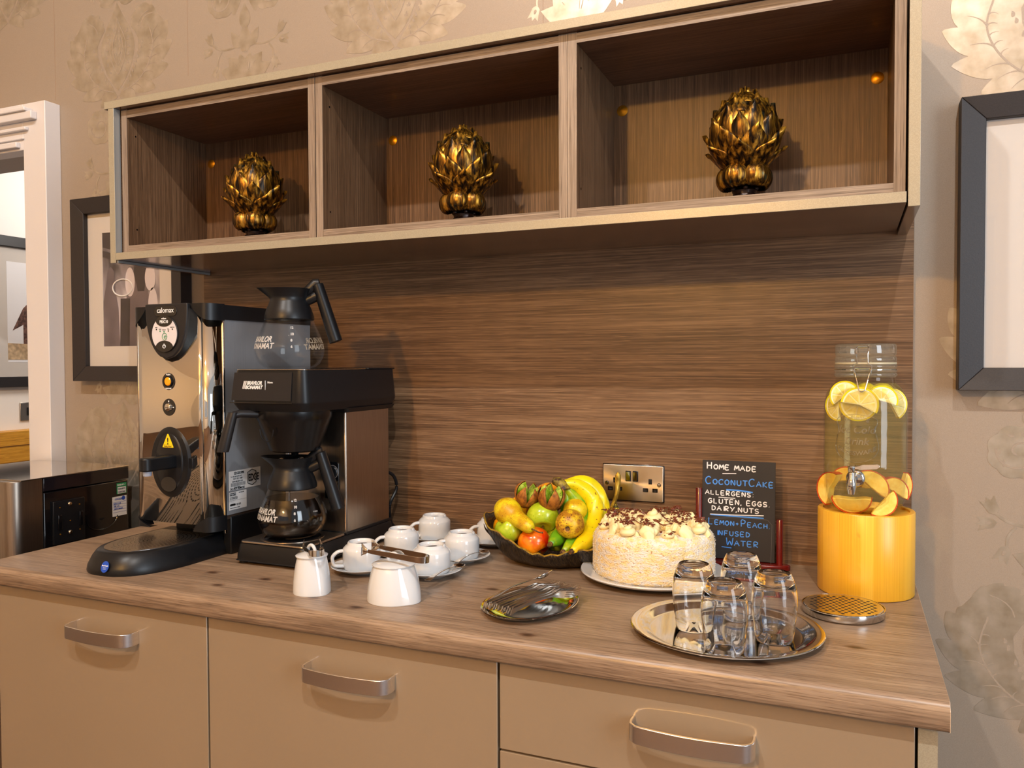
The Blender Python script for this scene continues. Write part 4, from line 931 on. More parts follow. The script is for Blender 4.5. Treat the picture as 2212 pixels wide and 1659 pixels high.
# ================================================================ GLASS COFFEE JUGS
def jug(label, loc, rz, coffee):
    t = thing('coffee_jug', label, 'jug', loc, rz)
    prof = [(0, .0022), (.048, .0010), (.056, .004), (.0660, .012), (.0735, .026), (.0762, .040), (.0740, .056), (.0660, .078), (.0560, .100), (.0515, .112), (.0505, .118)]
    MB().lathe(prof, 64).build('glass_bowl', M_glass, t, smooth=1.2)
    inn = [(0, .0042), (.048, .0034), (.0545, .006), (.0640, .0135), (.0712, .027), (.0738, .040), (.0717, .0555), (.0637, .0775), (.0540, .099), (.0500, .110)]
    MB().lathe(inn, 64).build('glass_inner_face', M_glass, t, smooth=1.2)
    if coffee:
        lv = .088; cp = [(0, .0048)]+[(r-.0008, z+.0002) for r, z in inn[1:] if z < lv]+[(.0575, lv), (0, lv)]
        MB().lathe(cp, 64).build('coffee', M_coffee, t, smooth=.9)
    # plastic collar with pouring lip towards -x
    rows = []
    for (r, z, lip) in ((.0515, .108, 0), (.0545, .110, 0), (.0545, .116, 0), (.0495, .132, 0), (.0425, .148, 0), (.0405, .154, 0), (.0415, .160, .004), (.0470, .172, .016), (.0500, .178, .022), (.0485, .1785, .022), (.0445, .170, .014), (.0380, .158, .002), (.030, .157, 0)):
        rows.append([((r+lip*max(0, cos(a-pi))**3)*cos(a), (r-.2*lip*0)*sin(a), z+lip*.12*max(0, cos(a-pi))**3) for a in [2*pi*i/48 for i in range(48)]])
    cb = MB().grid(rows, True); cb.add(rows[-1], [tuple(range(48))]); co_ = cb.build('collar', M_black, t, smooth=.9)
    MB().lathe([(.0, .168), (.018, .168), (.020, .173), (.026, .1755), (.030, .174), (.030, .160)], 32).build('lid', M_blackg, co_, loc=(-.002, 0, 0))
    # handle
    hs = MB(); hs.tube([(.030, 0, .166), (.045, 0, .176), (.060, 0, .190), (.068, 0, .1915)], [.010, .0115, .0125, .010], 12, flat=.75, upv=(0, 1, 0))
    hs.build('thumb_rest', M_black, t, smooth=.8)
    MB().tube([(.034, 0, .150), (.052, 0, .158), (.064, 0, .164)], [.012, .012, .012], 10, flat=.8, upv=(0, 1, 0)).build('handle_bracket', M_black, t, smooth=.8)
    rows = []
    for k in range(9):
        q = k/8; x = .064+.040*q; z = .188-.128*q; w1 = .0140+.0020*q; d1 = .0125+.0025*q
        rows.append([(x+d1*cos(a)*.94, w1*sin(a), z+d1*cos(a)*.35) for a in [2*pi*i/20 for i in range(20)]])
    hb = MB().grid(rows, True); hb.add(rows[-1], [tuple(range(20))]); hb.add(rows[0], [tuple(range(19, -1, -1))]); hb.build('handle', M_black, t, bevel=.0012, smooth=.8)
    # printed wording bent round the glass
    def rad(z):
        for (r0, z0), (r1, z1) in zip(prof[1:], prof[2:]):
            if z0 <= z <= z1: return r0+(r1-r0)*(z-z0)/(z1-z0)
        return .06
    def wrap(a0, zc):
        def f(v):
            z = zc+v.y; r = rad(z)+.0006; a = a0+v.x/.070; return Vector((r*cos(a), r*sin(a), z))
        return f
    a0 = radians(-137)-rz
    for side in (0, 1):
        aa = a0+side*pi
        text('BRAVILOR', .0170, M_whiteink, t, (0, 0, 0), (0, 0, 0), bold=.0005, shear=.2, sx=.82, fn=wrap(aa+.03, .0590)); text('BONAMAT', .0170, M_whiteink, t, (0, 0, 0), (0, 0, 0), bold=.0005, shear=.2, sx=.86, fn=wrap(aa, .0445))
    am = radians(-50)-rz
    for s_, z in (('12', .087), ('10', .073), ('8', .0595), ('6', .0455)): text(s_, .0075, M_whiteink, t, (0, 0, 0), (0, 0, 0), bold=.0003, fn=wrap(am, z))
    if coffee:
        text('PYREX', .0042, M_whiteink, t, (0, 0, 0), (0, 0, 0), fn=wrap(am+.62, .0605))
    return t
JUGA = radians(33)          # direction from the camera to the jugs, measured from straight ahead
ja = radians(24)
jug('empty glass coffee jug with black collar, on top of the machine', (-.6185, -.372, .4291), ja, False)
jug('glass jug half full of black coffee on the lower hot plate', (-.618, -.368, .0526), ja-.05, True)

# ================================================================ CROCKERY
def cup_at(x, y, rz, label):
    """white cup turned upside down; the foot ring with its notch is on top"""
    t = thing('coffee_cup', label, 'cup', (x, y, .0075), rz, 'upturned white coffee cups')
    pr = [(.0340, .0), (.0358, .0004), (.0372, .003), (.0395, .012), (.0398, .030), (.0398, .0415), (.0385, .0445), (.0330, .0500), (.0310, .0512), (.0300, .0525), (.0290, .0560), (.0272, .0580), (.0255, .0578), (.0242, .0560), (.0238, .0530), (0, .0525)]
    rows = []; n = 56
    for (r, z) in pr:
        row = []
        for i in range(n):
            a = 2*pi*i/n; zz = z
            if z > .0550:
                d = abs((a-2.4+pi) % (2*pi)-pi); zz -= .0030*max(0, 1-(d/.16)**2)
            row.append((r*cos(a), r*sin(a), zz))
        rows.append(row)
    b = MB().grid(rows, True)
    b.lathe([(.0340, 0), (.0345, .012), (.036, .03), (.034, .044), (0, .048)], n)
    b.build('cup_body', M_white, t, smooth=1)
    MB().lathe([(0, .0530), (.012, .0530), (.012, .0527)], 20, sx=1, sy=.45).build('maker_stamp', M('grey_stamp', rgb(70, 66, 66), .6), t)
    h = bez([(.037, 0, .0400), (.050, 0, .0385), (.0600, 0, .0300), (.0605, 0, .0200), (.0560, 0, .0105), (.038, 0, .0080)], 6)
    MB().tube(h, .0038, 12, flat=1.5, upv=(0, 1, 0)).build('handle', M_white, t, smooth=1)
    return t
def saucer_at(x, y, label):
    t = MB().lathe([(0, .0025), (.026, .0025), (.030, 0), (.033, 0), (.035, .0025), (.050, .0075), (.0625, .0135), (.0640, .0150), (.0630, .0158), (.050, .0108), (.040, .0080), (.036, .0075), (0, .0075)], 56).build('saucer', M_white, None, smooth=.9, loc=(x, y, 0))
    tag(t, label, 'saucer', 'white saucers under the cups'); return t
cups = [(-.4108, -.405, 3.9, 'upturned white cup nearest the coffee machine base, behind the small white pot'),
        (-.4020, -.2560, 3.9, 'upturned white cup in the middle of the left column of cups'),
        (-.4090, -.0860, 3.9, 'upturned white cup at the very back, below the splashback and beside the machine'),
        (-.2600, -.3740, 3.9, 'upturned white cup in front of the spoon, right behind the larger white pot'),
        (-.2570, -.2400, 3.9, 'upturned white cup just left of the leaf shaped fruit bowl'),
        (-.2560, -.0700, 3.9, 'upturned white cup farthest back, half hidden by the fruit bowl rim')]
for i, (x, y, r, lb) in enumerate(cups):
    cup_at(x, y, r, lb); saucer_at(x, y, 'white saucer under the '+lb[14:])
def teaspoon(loc, rz, tilt, label, ln=.125):
    t = thing('teaspoon', label, 'spoon', loc, rot=(0, tilt, rz), group='teaspoons on the saucers')
    rows = []
    for k in range(13):      # bowl
        q = k/12; x = .030*q; w_ = .0125*math.sqrt(max(.0, 1-((q-.52)/.52)**2))*(1 if q < .98 else .4)+.0008; d = -.0055*sin(pi*q)
        rows.append([(x, w_*s_, d*(1-s_*s_)+.0) for s_ in [-1+2*j/8 for j in range(9)]])
    MB().grid(rows).build('bowl', M_mirror, t, solid=.0010, smooth=1.2)
    rows = []
    for k in range(15):
        q = k/14; x = .029+(ln-.029)*q; w_ = .0022+.0042*q**2.2; z = .0045*sin(pi*q)+.001
        rows.append([(x, -w_, z), (x, w_, z), (x, w_, z+.0014), (x, -w_, z+.0014)])
    b = MB().grid(rows, True); b.add(rows[-1], [(0, 1, 2, 3)]); b.add(rows[0], [(3, 2, 1, 0)]); b.build('stem', M_mirror, t, smooth=.5, bevel=.0004)
    return t
sl_ = radians(93)
teaspoon((-.2052, -.3415, .0215), -pi/2-.04, radians(1), 'steel teaspoon bowl up on the saucer behind the larger white pot', .140)
teaspoon((-.2130, -.2050, .0200), -pi/2-.10, radians(1), 'steel teaspoon leaning on the saucer beside the fruit bowl', .125)
teaspoon((-.3620, -.1600, .0190), .95, radians(-1), 'steel teaspoon lying in front of the rearmost left cup', .110)

def pot(name, label, cat, loc, rz, hw, hgt, rt, lid_r):
    t = thing(name, label, cat, loc, rz); n = 72
    def ring(k, r, z, e):
        out = []
        for i in range(n):
            a = 2*pi*i/n; d = (a+pi/2) % pi-pi/2; q = 1+.13*e*math.exp(-(d/.42)**2)-.02*e; out.append((r*q*cos(a), r*q*sin(a), z))
        return out
    rows = []
    for q in [0, .01, .03, .1, .2, .35, .5, .65, .8, .9, .96, 1]:
        r = hw*(1-.006*0)*((1-q)**.75*1+(1-(1-q)**.75)*(rt/hw)) if q > .35 else hw*(1-.045*(q/.35)**1.6)
        r = hw*.985+(rt-hw*.985)*q**1.9
        if q == 0: r = hw*.975
        rows.append(ring(0, r, hgt*q, (1-q)**.8))
    b = MB().grid(rows, True); b.add(rows[0], [tuple(range(n-1, -1, -1))]); b.add(rows[-1], [tuple(range(n))]); b.build('body', M_white, t, smooth=1)
    lp = [(lid_r-.002, hgt-.0006), (lid_r+.002, hgt+.0006), (lid_r+.0022, hgt+.0022), (lid_r, hgt+.0036), (lid_r-.008, hgt+.0060), (lid_r*.4, hgt+.0090), (0, hgt+.0098)]
    lid = MB().lathe(lp, 56).build('lid', M_white, t, smooth=1)
    MB().tube([(.0125*cos(a), 0, hgt+.0080+.0125*sin(a)) for a in [pi*i/16 for i in range(-1, 18)]], .0034, 12, upv=(0, 1, 0)).build('lid_ring', M_white, lid, smooth=1)
    return t
pot('sugar_bowl', 'larger white porcelain lidded pot with tongs across its ring handle', 'pot', (-.2437, -.5498, 0), -.13, .0515, .0655, .0380, .0385)
pot('milk_pot', 'smaller white porcelain lidded pot with tongs, standing by the coffee machine', 'pot', (-.4157, -.5684, 0), -.38, .0372, .0700, .0275, .0285)
def tongs(loc, rot, label, ln=.125, gap=.014):
    t = thing('sugar_tongs', label, 'tongs', loc, rot=rot, group='steel sugar tongs')
    hw_ = .0060
    def strip(path, w0, name):
        rows = []; n = len(path)
        for i, (x, y) in enumerate(path):
            a = Vector(path[min(i+1, n-1)])-Vector(path[max(i-1, 0)]); a.normalize(); nx, ny = a.y, -a.x; w_ = w0(i/(n-1))
            rows.append([(x+nx*.0006, y+ny*.0006, w_), (x-nx*.0006, y-ny*.0006, w_), (x-nx*.0006, y-ny*.0006, -w_), (x+nx*.0006, y+ny*.0006, -w_)])
        b = MB().grid(rows, True); b.add(rows[0], [(0, 1, 2, 3)]); b.add(rows[-1], [(3, 2, 1, 0)]); return b.build(name, M_mirror, t, smooth=1, bevel=.0003)
    pa = [(-ln+ln*.9*i/10, -gap*.5-.004*(1-i/10)) for i in range(10)]+[(0+.0, 0)][:0]
    right = [(-.012*0+ -.010+gap*.5*cos(a)*1.4, gap*.5*sin(a)) for a in [-pi/2+pi*i/12 for i in range(13)]]
    full = [(x, y) for x, y in pa]+right+[(x, -y) for x, y in pa[::-1]]
    strip(full, lambda q: hw_*(.55+.45*(1-abs(2*q-1))**.5), 'spring_arm')
    for s_ in (-1, 1):
        rows = []
        for k in range(8):
            q = k/7; rows.append([(-ln-.016*q, s_*(gap*.5+.004-.003*q+.003*(1-abs(v))*sin(pi*q)), (.0035+.0085*q)*v) for v in (-1, -.5, 0, .5, 1)])
        MB().grid(rows).build('claw', M_mirror, t, solid=.0010, smooth=1)
    return t
tongs((-.1745, -.5620, .0850), (0, radians(4), radians(-2)), 'steel tongs lying across the lid of the larger white pot', .108, .030)
tongs((-.3830, -.5960, .0845), (0, radians(-2), radians(-47)), 'steel tongs lying across the lid of the smaller white pot', .070, .028)

# ================================================================ FRUIT BOWL
def lerp_table(t, tab):
    for (a, va), (b, vb) in zip(tab, tab[1:]):
        if a <= t <= b: return va+(vb-va)*(t-a)/(b-a)
    return tab[-1][1]
BX, BY = -.060, -.172
rim = [(0, .052), (30, .058), (60, .056), (90, .052), (120, .050), (150, .062), (172, .096), (190, .100), (205, .098), (218, .078), (235, .062), (250, .048), (262, .038), (275, .036), (290, .038), (305, .044), (330, .050), (360, .052)]
bw = thing('fruit_bowl', 'dark bronze leaf shaped bowl with a gold rim holding the fruit', 'bowl', (BX, BY, 0))
n = 96; rows = []; edge = []
for q in (0, .12, .28, .45, .62, .78, .9, 1):
    row = []
    for i in range(n):
        d = 360*i/n; a = radians(d); hgt = lerp_table(d, rim)
        wob = 1+.15*math.exp(-((d-205)/32)**2)+.018*sin(9*a)+.012*sin(17*a+1)
        r = 1/math.sqrt((cos(a-.09)/.142)**2+(sin(a-.09)/.104)**2)*wob
        rr = r*(.36+.64*q**.62); z = .0015+hgt*q**1.7+(.002*sin(23*a) if q == 1 else 0)
        row.append((rr*cos(a), rr*sin(a), z))
    rows.append(row)
edge = rows[-1]
b = MB().grid(rows, True); b.add(rows[0], [tuple(range(n-1, -1, -1))]); b.build('bowl_shell', M_bronze, bw, solid=.004, smooth=1.2)
MB().tube([(x*1.0, y*1.0, z+.0006) for x, y, z in edge], .0018, 6, closed=True).build('gilded_rim', M_goldedge, bw)
# curled tip at the left end
MB().tube(bez([(-.128, -.015, .035), (-.146, -.020, .052), (-.156, -.028, .066), (-.160, -.030, .078)], 5), [.010*(1-.9*i/15) for i in range(16)], 8, flat=.5).build('leaf_tip', M_bronze, bw)
# upright leaf handle at the right rear
lf = [];
lx, ly = .105, .060
spine = bez([(.075, .045, .050), (.095, .062, .090), (.112, .070, .122), (.122, .072, .155), (.124, .070, .196)], 6)
MB().tube(spine, [.007-.0015*abs(i-18)/12 for i in range(len(spine))][:-1]+[.002], 10, flat=.7).build('leaf_stem', M_goldedge, bw)
rows = []
for k in range(15):
    q = k/14; p = spine[min(len(spine)-1, int(2+q*13))]; w_ = .052*(1-q**2.2)*(1-.25*(k % 2))+.002
    rows.append([(p[0]+w_*v*.95, p[1]+.008-.010*(1-abs(v)), p[2]-.026*abs(v)**1.2+.006*abs(v)**4) for v in [-1+2*j/12 for j in range(13)]])
MB().grid(rows).build('leaf_handle', two('veined_bronze', rgb(60, 56, 36), rgb(176, 146, 30), 4, .42, .62, .3, .1, bump=.8, bs=6, vec=(4, 4, 60), metal=.6), bw, solid=.0022, smooth=1.2)

GR = 'fruit in the leaf shaped bowl'
def fr(name, label, cat, loc, rot=(0, 0, 0), group=None): return thing(name, label, cat, loc, rot=rot, group=group)
def apple(label, loc, rot, r, mat, group=None):
    t = fr('apple', label, 'apple', loc, rot, group)
    def fn(d, ph, th):
        s_ = sin(ph); dip = max(0, (abs(s_)-.82)/.18)**1.3; wid = 1+.05*cos(5*th)*max(0, -s_)*.5
        return Vector((d.x*wid*(1+.05*s_), d.y*wid*(1+.05*s_), s_*(.93-.30*dip) if s_ > 0 else s_*(.90-.26*dip)))
    MB().ball((0, 0, 0), r, 32, 24, fn=fn).build('flesh', mat, t, smooth=2)
    MB().tube([(0, 0, r*.62), (.0015, 0, r*.85), (.003, .001, r*1.05)], [.0014, .0011, .0014], 8).build('stalk', M_btip, t)
    MB().lathe([(0, -.0004), (.0028, .0012), (.0042, -.0014), (.0030, .002), (0, .002)], 10).build('blossom_end', M_btip, t, loc=(0, 0, -r*.655))
    return t
apple('green apple at the left rim of the bowl, below the long pear', (-.1486, -.226, .0763), (radians(-28), radians(150), 0), .0325, M_gapple)
apple('green apple in the middle of the bowl under the two cut kiwis', (-.0800, -.196, .1030), (radians(40), radians(160), 0), .0360, M_gapple)
apple('red and orange striped apple at the front of the bowl', (-.0900, -.226, .0520), (radians(20), radians(140), .2), .0370, M_rapple)
apple('green apple lying low in the middle of the bowl, mostly hidden', (-.055, -.170, .052), (0, 0, 0), .034, M_gapple)
def orange(label, loc, r):
    t = fr('orange', label, 'orange', loc, (.4, .3, 0)); MB().ball((0, 0, 0), r, 32, 20, sc=(1, 1, .95)).build('peel', M_orange, t, smooth=2)
    MB().lathe([(0, .0012), (.0022, .001), (.0030, 0)], 8).build('navel', M_gapple, t, loc=(0, 0, r*.945)); return t
orange('bright orange at the back of the bowl between the two kiwis', (-.0900, -.130, .1330), .0360)
orange('orange behind the long pear and the left kiwi', (-.1600, -.130, .1010), .0330)
orange('small orange peeping over the left end of the bowl', (-.1750, -.185, .0720), .0270)
def pear(label, a, b_, r, mat, stalk=True):
    a, b_ = Vector(a), Vector(b_); d = b_-a; L_ = d.length
    t = fr('pear', label, 'pear', a, d.to_track_quat('Z', 'Y').to_euler())
    pr = [(0, -r*.90), (r*.16, -r*.93), (r*.34, -r*.97), (r*.72, -r*.74), (r*.97, -r*.25), (r, .08*r), (r*.93, .5*r), (r*.76, r*.98), (r*.62, r*1.35), (r*.52, L_*.86), (r*.44, L_*.96), (r*.30, L_*1.03), (r*.12, L_*1.05), (0, L_*1.045)]
    pp = [Vector((x, 0, z)) for x, z in pr]; sm = bez(pp, 4)
    MB().lathe([(max(0, v.x), v.z) for v in sm], 32).build('flesh', mat, t, smooth=2)
    if stalk: MB().tube(bez([(0, 0, L_*1.02), (.003, 0, L_*1.02+.008), (.009, -.002, L_*1.02+.016), (.017, -.002, L_*1.02+.021)], 4), [.0022, .0018]+[.0015]*10+[.0024], 8).build('stalk', M_btip, t)
    MB().lathe([(0, -.0015), (.003, -.0005), (.0052, -.0018), (.0044, .002), (0, .002)], 9).build('blossom_end', M_btip, t, loc=(0, 0, -r*.915)); return t
pear('long yellow green pear lying across the front of the bowl, stalk towards the right', (-.1560, -.2150, .1135), (-.0830, -.262, .0900), .0300, M_pear)
pear('russet pear with its round base towards the room, right of the middle', (-.0080, -.2230, .0970), (-.020, -.150, .106), .0310, M_pear2)
pear('yellow pear behind the russet pear, below the banana stalk', (-.0160, -.165, .115), (-.04, -.11, .12), .0270, M_pear)
# bananas: one bunch
bn = thing('banana_bunch', 'bunch of yellow and green bananas curving down the right side of the bowl', 'bananas', (-.0465, -.170, .1736))
def banana(pts, r, mat):
    c0 = Vector((-.0465, -.170, .1736)); P = bez([Vector(p)-c0 for p in pts], 6); n_ = len(P); rad = []
    for i in range(n_):
        q = i/(n_-1); rr = r*min(1, .36+1.9*q) if q < .34 else r*(1 if q < .82 else max(.30, 1-((q-.82)/.18)**1.6*.78)); rad.append(rr)
    prof = [(cos(a)*(1+.05*cos(5*a)), sin(a)*(1+.05*cos(5*a))) for a in [2*pi*j/20 for j in range(20)]]
    o = MB().tube(P, rad, 20, prof=prof).build('banana', mat, bn, smooth=1.4)
    e = P[-1]; d = (P[-1]-P[-3]).normalized()
    MB().tube([e-d*.002, e+d*.004, e+d*.0075], [.0062, .0052, .0040], 10).build('banana_tip', M_btip, o)
    return o
banana([(-.0465, -.1700, .1736), (-.0150, -.150, .1690), (.0150, -.135, .1350), (.0260, -.155, .0960), (.0230, -.210, .0620), (.0090, -.262, .0490)], .0190, M_banana)
banana([(-.0465, -.1700, .1736), (-.0280, -.155, .1480), (-.0080, -.150, .1150), (.0010, -.190, .0720), (-.0100, -.262, .0455)], .0170, M_bananag)
banana([(-.0465, -.1700, .1736), (-.0400, -.158, .1400), (-.0320, -.165, .1000), (-.0340, -.215, .0700), (-.0370, -.2660, .0600)], .0170, M_bananag)
banana([(-.0465, -.1650, .1736), (-.0100, -.130, .1750), (.0200, -.110, .1450), (.0330, -.120, .1000), (.0350, -.165, .0700)], .0175, M_banana)
MB().tube([(.012, -.004, -.014), (.004, 0, -.003), (-.008, .002, .004), (-.018, .003, .005)], [.013, .0145, .0135, .0105], 12, flat=.8).build('banana_crown', two('banana_crown', rgb(60, 34, 20), rgb(150, 130, 40), 60, .4, .6, .6), bn, smooth=1)
def kiwi(label, loc, rot, r):
    t = fr('cut_kiwi', label, 'kiwi', loc, rot)
    # skin cup, zigzag crown of six points opened outwards, each with flesh on its inner face
    for k in range(6):
        a0 = 2*pi*k/6; rows = []; 
        for j in range(9):
            q = j/8; ph = -pi/2+q*(pi/2+.95); half = (pi/6)*(1 if q < .45 else max(.02, 1-((q-.45)/.55)**1.7)); op = 1+.50*max(0, q-.4)
            rows.append([Vector((r*op*cos(ph)*cos(a0+half*v), r*op*cos(ph)*sin(a0+half*v), r*1.18*sin(ph))) for v in (-1, -.5, 0, .5, 1)])
        rows[0] = [p*1.0 for p in rows[0]]
        m = MB().grid(rows); sk_ = m.build('skin_segment', M_kiwi, t, solid=.0012, smooth=1.5)
        ins = [[Vector((p.x*.88, p.y*.88, p.z*.90+.0006)) for p in row] for row in rows]
        for j in range(3, 9):
            c = sum(ins[j], Vector())/5; f = .0
        b = MB(); core = [Vector((.10*r*cos(a0), .10*r*sin(a0), r*(-.25+.62*max(0, (j-3)/5)))) for j in range(9)]
        rr2 = [[ins[j][0], ins[j][2], ins[j][4], core[j]] for j in range(2, 9)]
        b.grid(rr2, True); b.add(rr2[-1], [(0, 1, 2, 3)]); b.build('flesh_segment', M_kiwif, t, smooth=.5)
    return t
kiwi('left cut kiwi opened into points, on top of the green apple', (-.1170, -.195, .1490), (radians(16), radians(14), .5), .0260)
kiwi('right cut kiwi opened into points, beside the banana stalk', (-.0590, -.200, .1480), (radians(8), radians(12), .1), .0270)

# ================================================================ CAKE
CX, CY = .170, -.2165
pl = MB().lathe([(0, .004), (.075, .004), (.080, 0), (.086, 0), (.090, .004), (.125, .008), (.1440, .0135), (.1470, .0170), (.1460, .0195), (.1410, .0190), (.122, .0135), (.110, .0120), (0, .0115)], 80).build('cake_plate', M_white, None, smooth=.9, loc=(CX, CY-.006, 0))
tag(pl, 'large round white plate under the coconut cake', 'plate')
ck = thing('coconut_cake', 'round coconut cake with piped cream ropes and chocolate flakes', 'cake', (CX, CY, .0120))
rnd = random.Random(3)
import mathutils
def nz(p, s_): return mathutils.noise.noise(Vector(p)*s_)
rows = []; n = 120
for (r, z) in [(.117, 0), (.1205, .004), (.1225, .015), (.1230, .03), (.1232, .045), (.1228, .06), (.1215, .072), (.1185, .082), (.113, .0885), (.100, .0915), (.07, .0925), (.03, .0928), (0, .0928)]:
    row = []
    for i in range(n):
        a = 2*pi*i/n; p = (r*cos(a), r*sin(a), z); d = .0022*nz(p, 60)+.0012*nz(p, 170) if r > .05 else 0
        row.append(((r+d)*cos(a), (r+d)*sin(a), z+d*.5*(z > .05)))
    rows.append(row)
b = MB().grid(rows, True); b.add(rows[0], [tuple(range(n-1, -1, -1))]); b.build('sponge', M_cake, ck, smooth=1.5)
# coconut shreds standing off the coating
cs = MB()
for _ in range(1500):
    a = rnd.uniform(0, 2*pi); z = rnd.uniform(.002, .090); r = .1232 if z < .07 else .1232-.012*((z-.07)/.02)**2
    L_ = rnd.uniform(.0015, .0038); c = Vector((r*cos(a), r*sin(a), z)); d = Vector((rnd.uniform(-1, 1), rnd.uniform(-1, 1), rnd.uniform(-1, 1))).normalized(); o_ = d.cross(Vector((cos(a), sin(a), .2))).normalized()*.0004
    cs.add([c-d*L_*.5-o_, c+d*L_*.5-o_, c+d*L_*.5+o_, c-d*L_*.5+o_, c+Vector((cos(a), sin(a), 0))*.0009], [(0, 1, 4), (1, 2, 4), (2, 3, 4), (3, 0, 4)])
tag(cs.build('coconut_shreds', M('coconut_shred', rgb(232, 226, 214), .6), ck, smooth=0, fix=False), kind='stuff')
def rope(a, r0, r1, z, R_, turns):
    """piped shell rope running outwards along angle a: ridged, swelling beads"""
    rows = []; m = 64
    for k in range(m+1):
        q = k/m; r = r0+(r1-r0)*q; bead = .80+.26*abs(sin(pi*turns*q))**.7; env = min(1, .5+q*5)*min(1, (1-q)*6+.25); w_ = R_*bead*env
        sway = .0025*sin(pi*turns*q)
        row = []
        for j in range(20):
            t = 2*pi*j/20; ridge = 1+.07*cos(5*t+turns*pi*q*1.2)
            u, v = w_*ridge*cos(t), w_*ridge*sin(t)*.9
            x, y = r, u+sway; row.append((x*cos(a)-y*sin(a), x*sin(a)+y*cos(a), z+v+w_*.45-.010*max(0, q-.86)/.14))
        rows.append(row)
    b = MB().grid(rows, True); b.add(rows[0], [tuple(range(20))]); b.add(rows[-1], [tuple(range(19, -1, -1))]); return b
def swirl(x, y, z, R_):
    rows = []; m = 46
    for k in range(m+1):
        q = k/m; a = q*2*pi*2.3; rr = R_*(1-q)*.72; w_ = R_*.42*(1-.45*q); c = Vector((x+rr*cos(a), y+rr*sin(a), z+R_*.25+R_*1.0*q))
        ca, sa = cos(a), sin(a)
        rows.append([tuple(c+Vector((ca*cos(t)*w_*(1+.1*cos(5*t)), sa*cos(t)*w_*(1+.1*cos(5*t)), sin(t)*w_))) for t in [2*pi*j/14 for j in range(14)]])
    b = MB().grid(rows, True); b.add(rows[0], [tuple(range(14))]); b.add(rows[-1], [tuple(range(13, -1, -1))]); return b
fl_sites = []
for k in range(8):
    a = radians(-128+45*k)
    rope(a, .022, .113, .0935, .0140, 9).build('cream_rope', M_cream, ck, smooth=1.6)
    a2 = a+radians(22.5); x, y = .101*cos(a2), .101*sin(a2)
    swirl(x, y, .0870, .0190 if k % 2 == 0 else .0150).build('cream_swirl', M_cream, ck, smooth=1.6)
    fl_sites += [(.060*cos(a), .060*sin(a), .1105, .018), (x, y, .1130 if k % 2 == 0 else .096, .013), (.085*cos(a), .085*sin(a), .1090, .013)]
swirl(.0, .0, .0950, .024).build('cream_swirl', M_cream, ck, smooth=1.6)
fl_sites += [(-.095, .03, .104, .020), (-.085, .055, .106, .018), (.0, .02, .116, .018), (.05, .06, .108, .018), (.02, .085, .110, .018)]
fk = MB()
for (x, y, z, sp_r) in fl_sites:
    for _ in range(26):
        px, py_2 = x+rnd.gauss(0, sp_r*.5), y+rnd.gauss(0, sp_r*.5); s_ = rnd.uniform(.0018, .0046)
        if px*px+py_2*py_2 > .0135: continue
        c = Vector((px, py_2, z+.003+rnd.uniform(-.003, .004))); q = Matrix.Rotation(rnd.uniform(0, 6), 3, 'Z') @ Matrix.Rotation(rnd.uniform(0, 6), 3, 'X')
        vs = [c+q @ Vector(v) for v in ((-s_, -s_*.4, 0), (s_, -s_*.5, 0), (s_*.6, s_*.5, .0004), (-s_*.7, s_*.5, 0), (0, 0, s_*.6))]
        fk.add(vs, [(0, 1, 4), (1, 2, 4), (2, 3, 4), (3, 0, 4), (3, 2, 1, 0)])
tag(fk.build('chocolate_flakes', M_choc, ck, smooth=0, fix=False), kind='stuff')
dz_ = MB()
for i in range(11):
    y0_ = -.045+.009*i; pts = [(x_/1000, y0_+.006*sin(x_/9+i), .1085+.003*sin(x_/6)) for x_ in range(-50, 52, 6)]
    dz_.tube(pts, .0008, 5)
dz_.build('chocolate_drizzle', M_choc, ck)

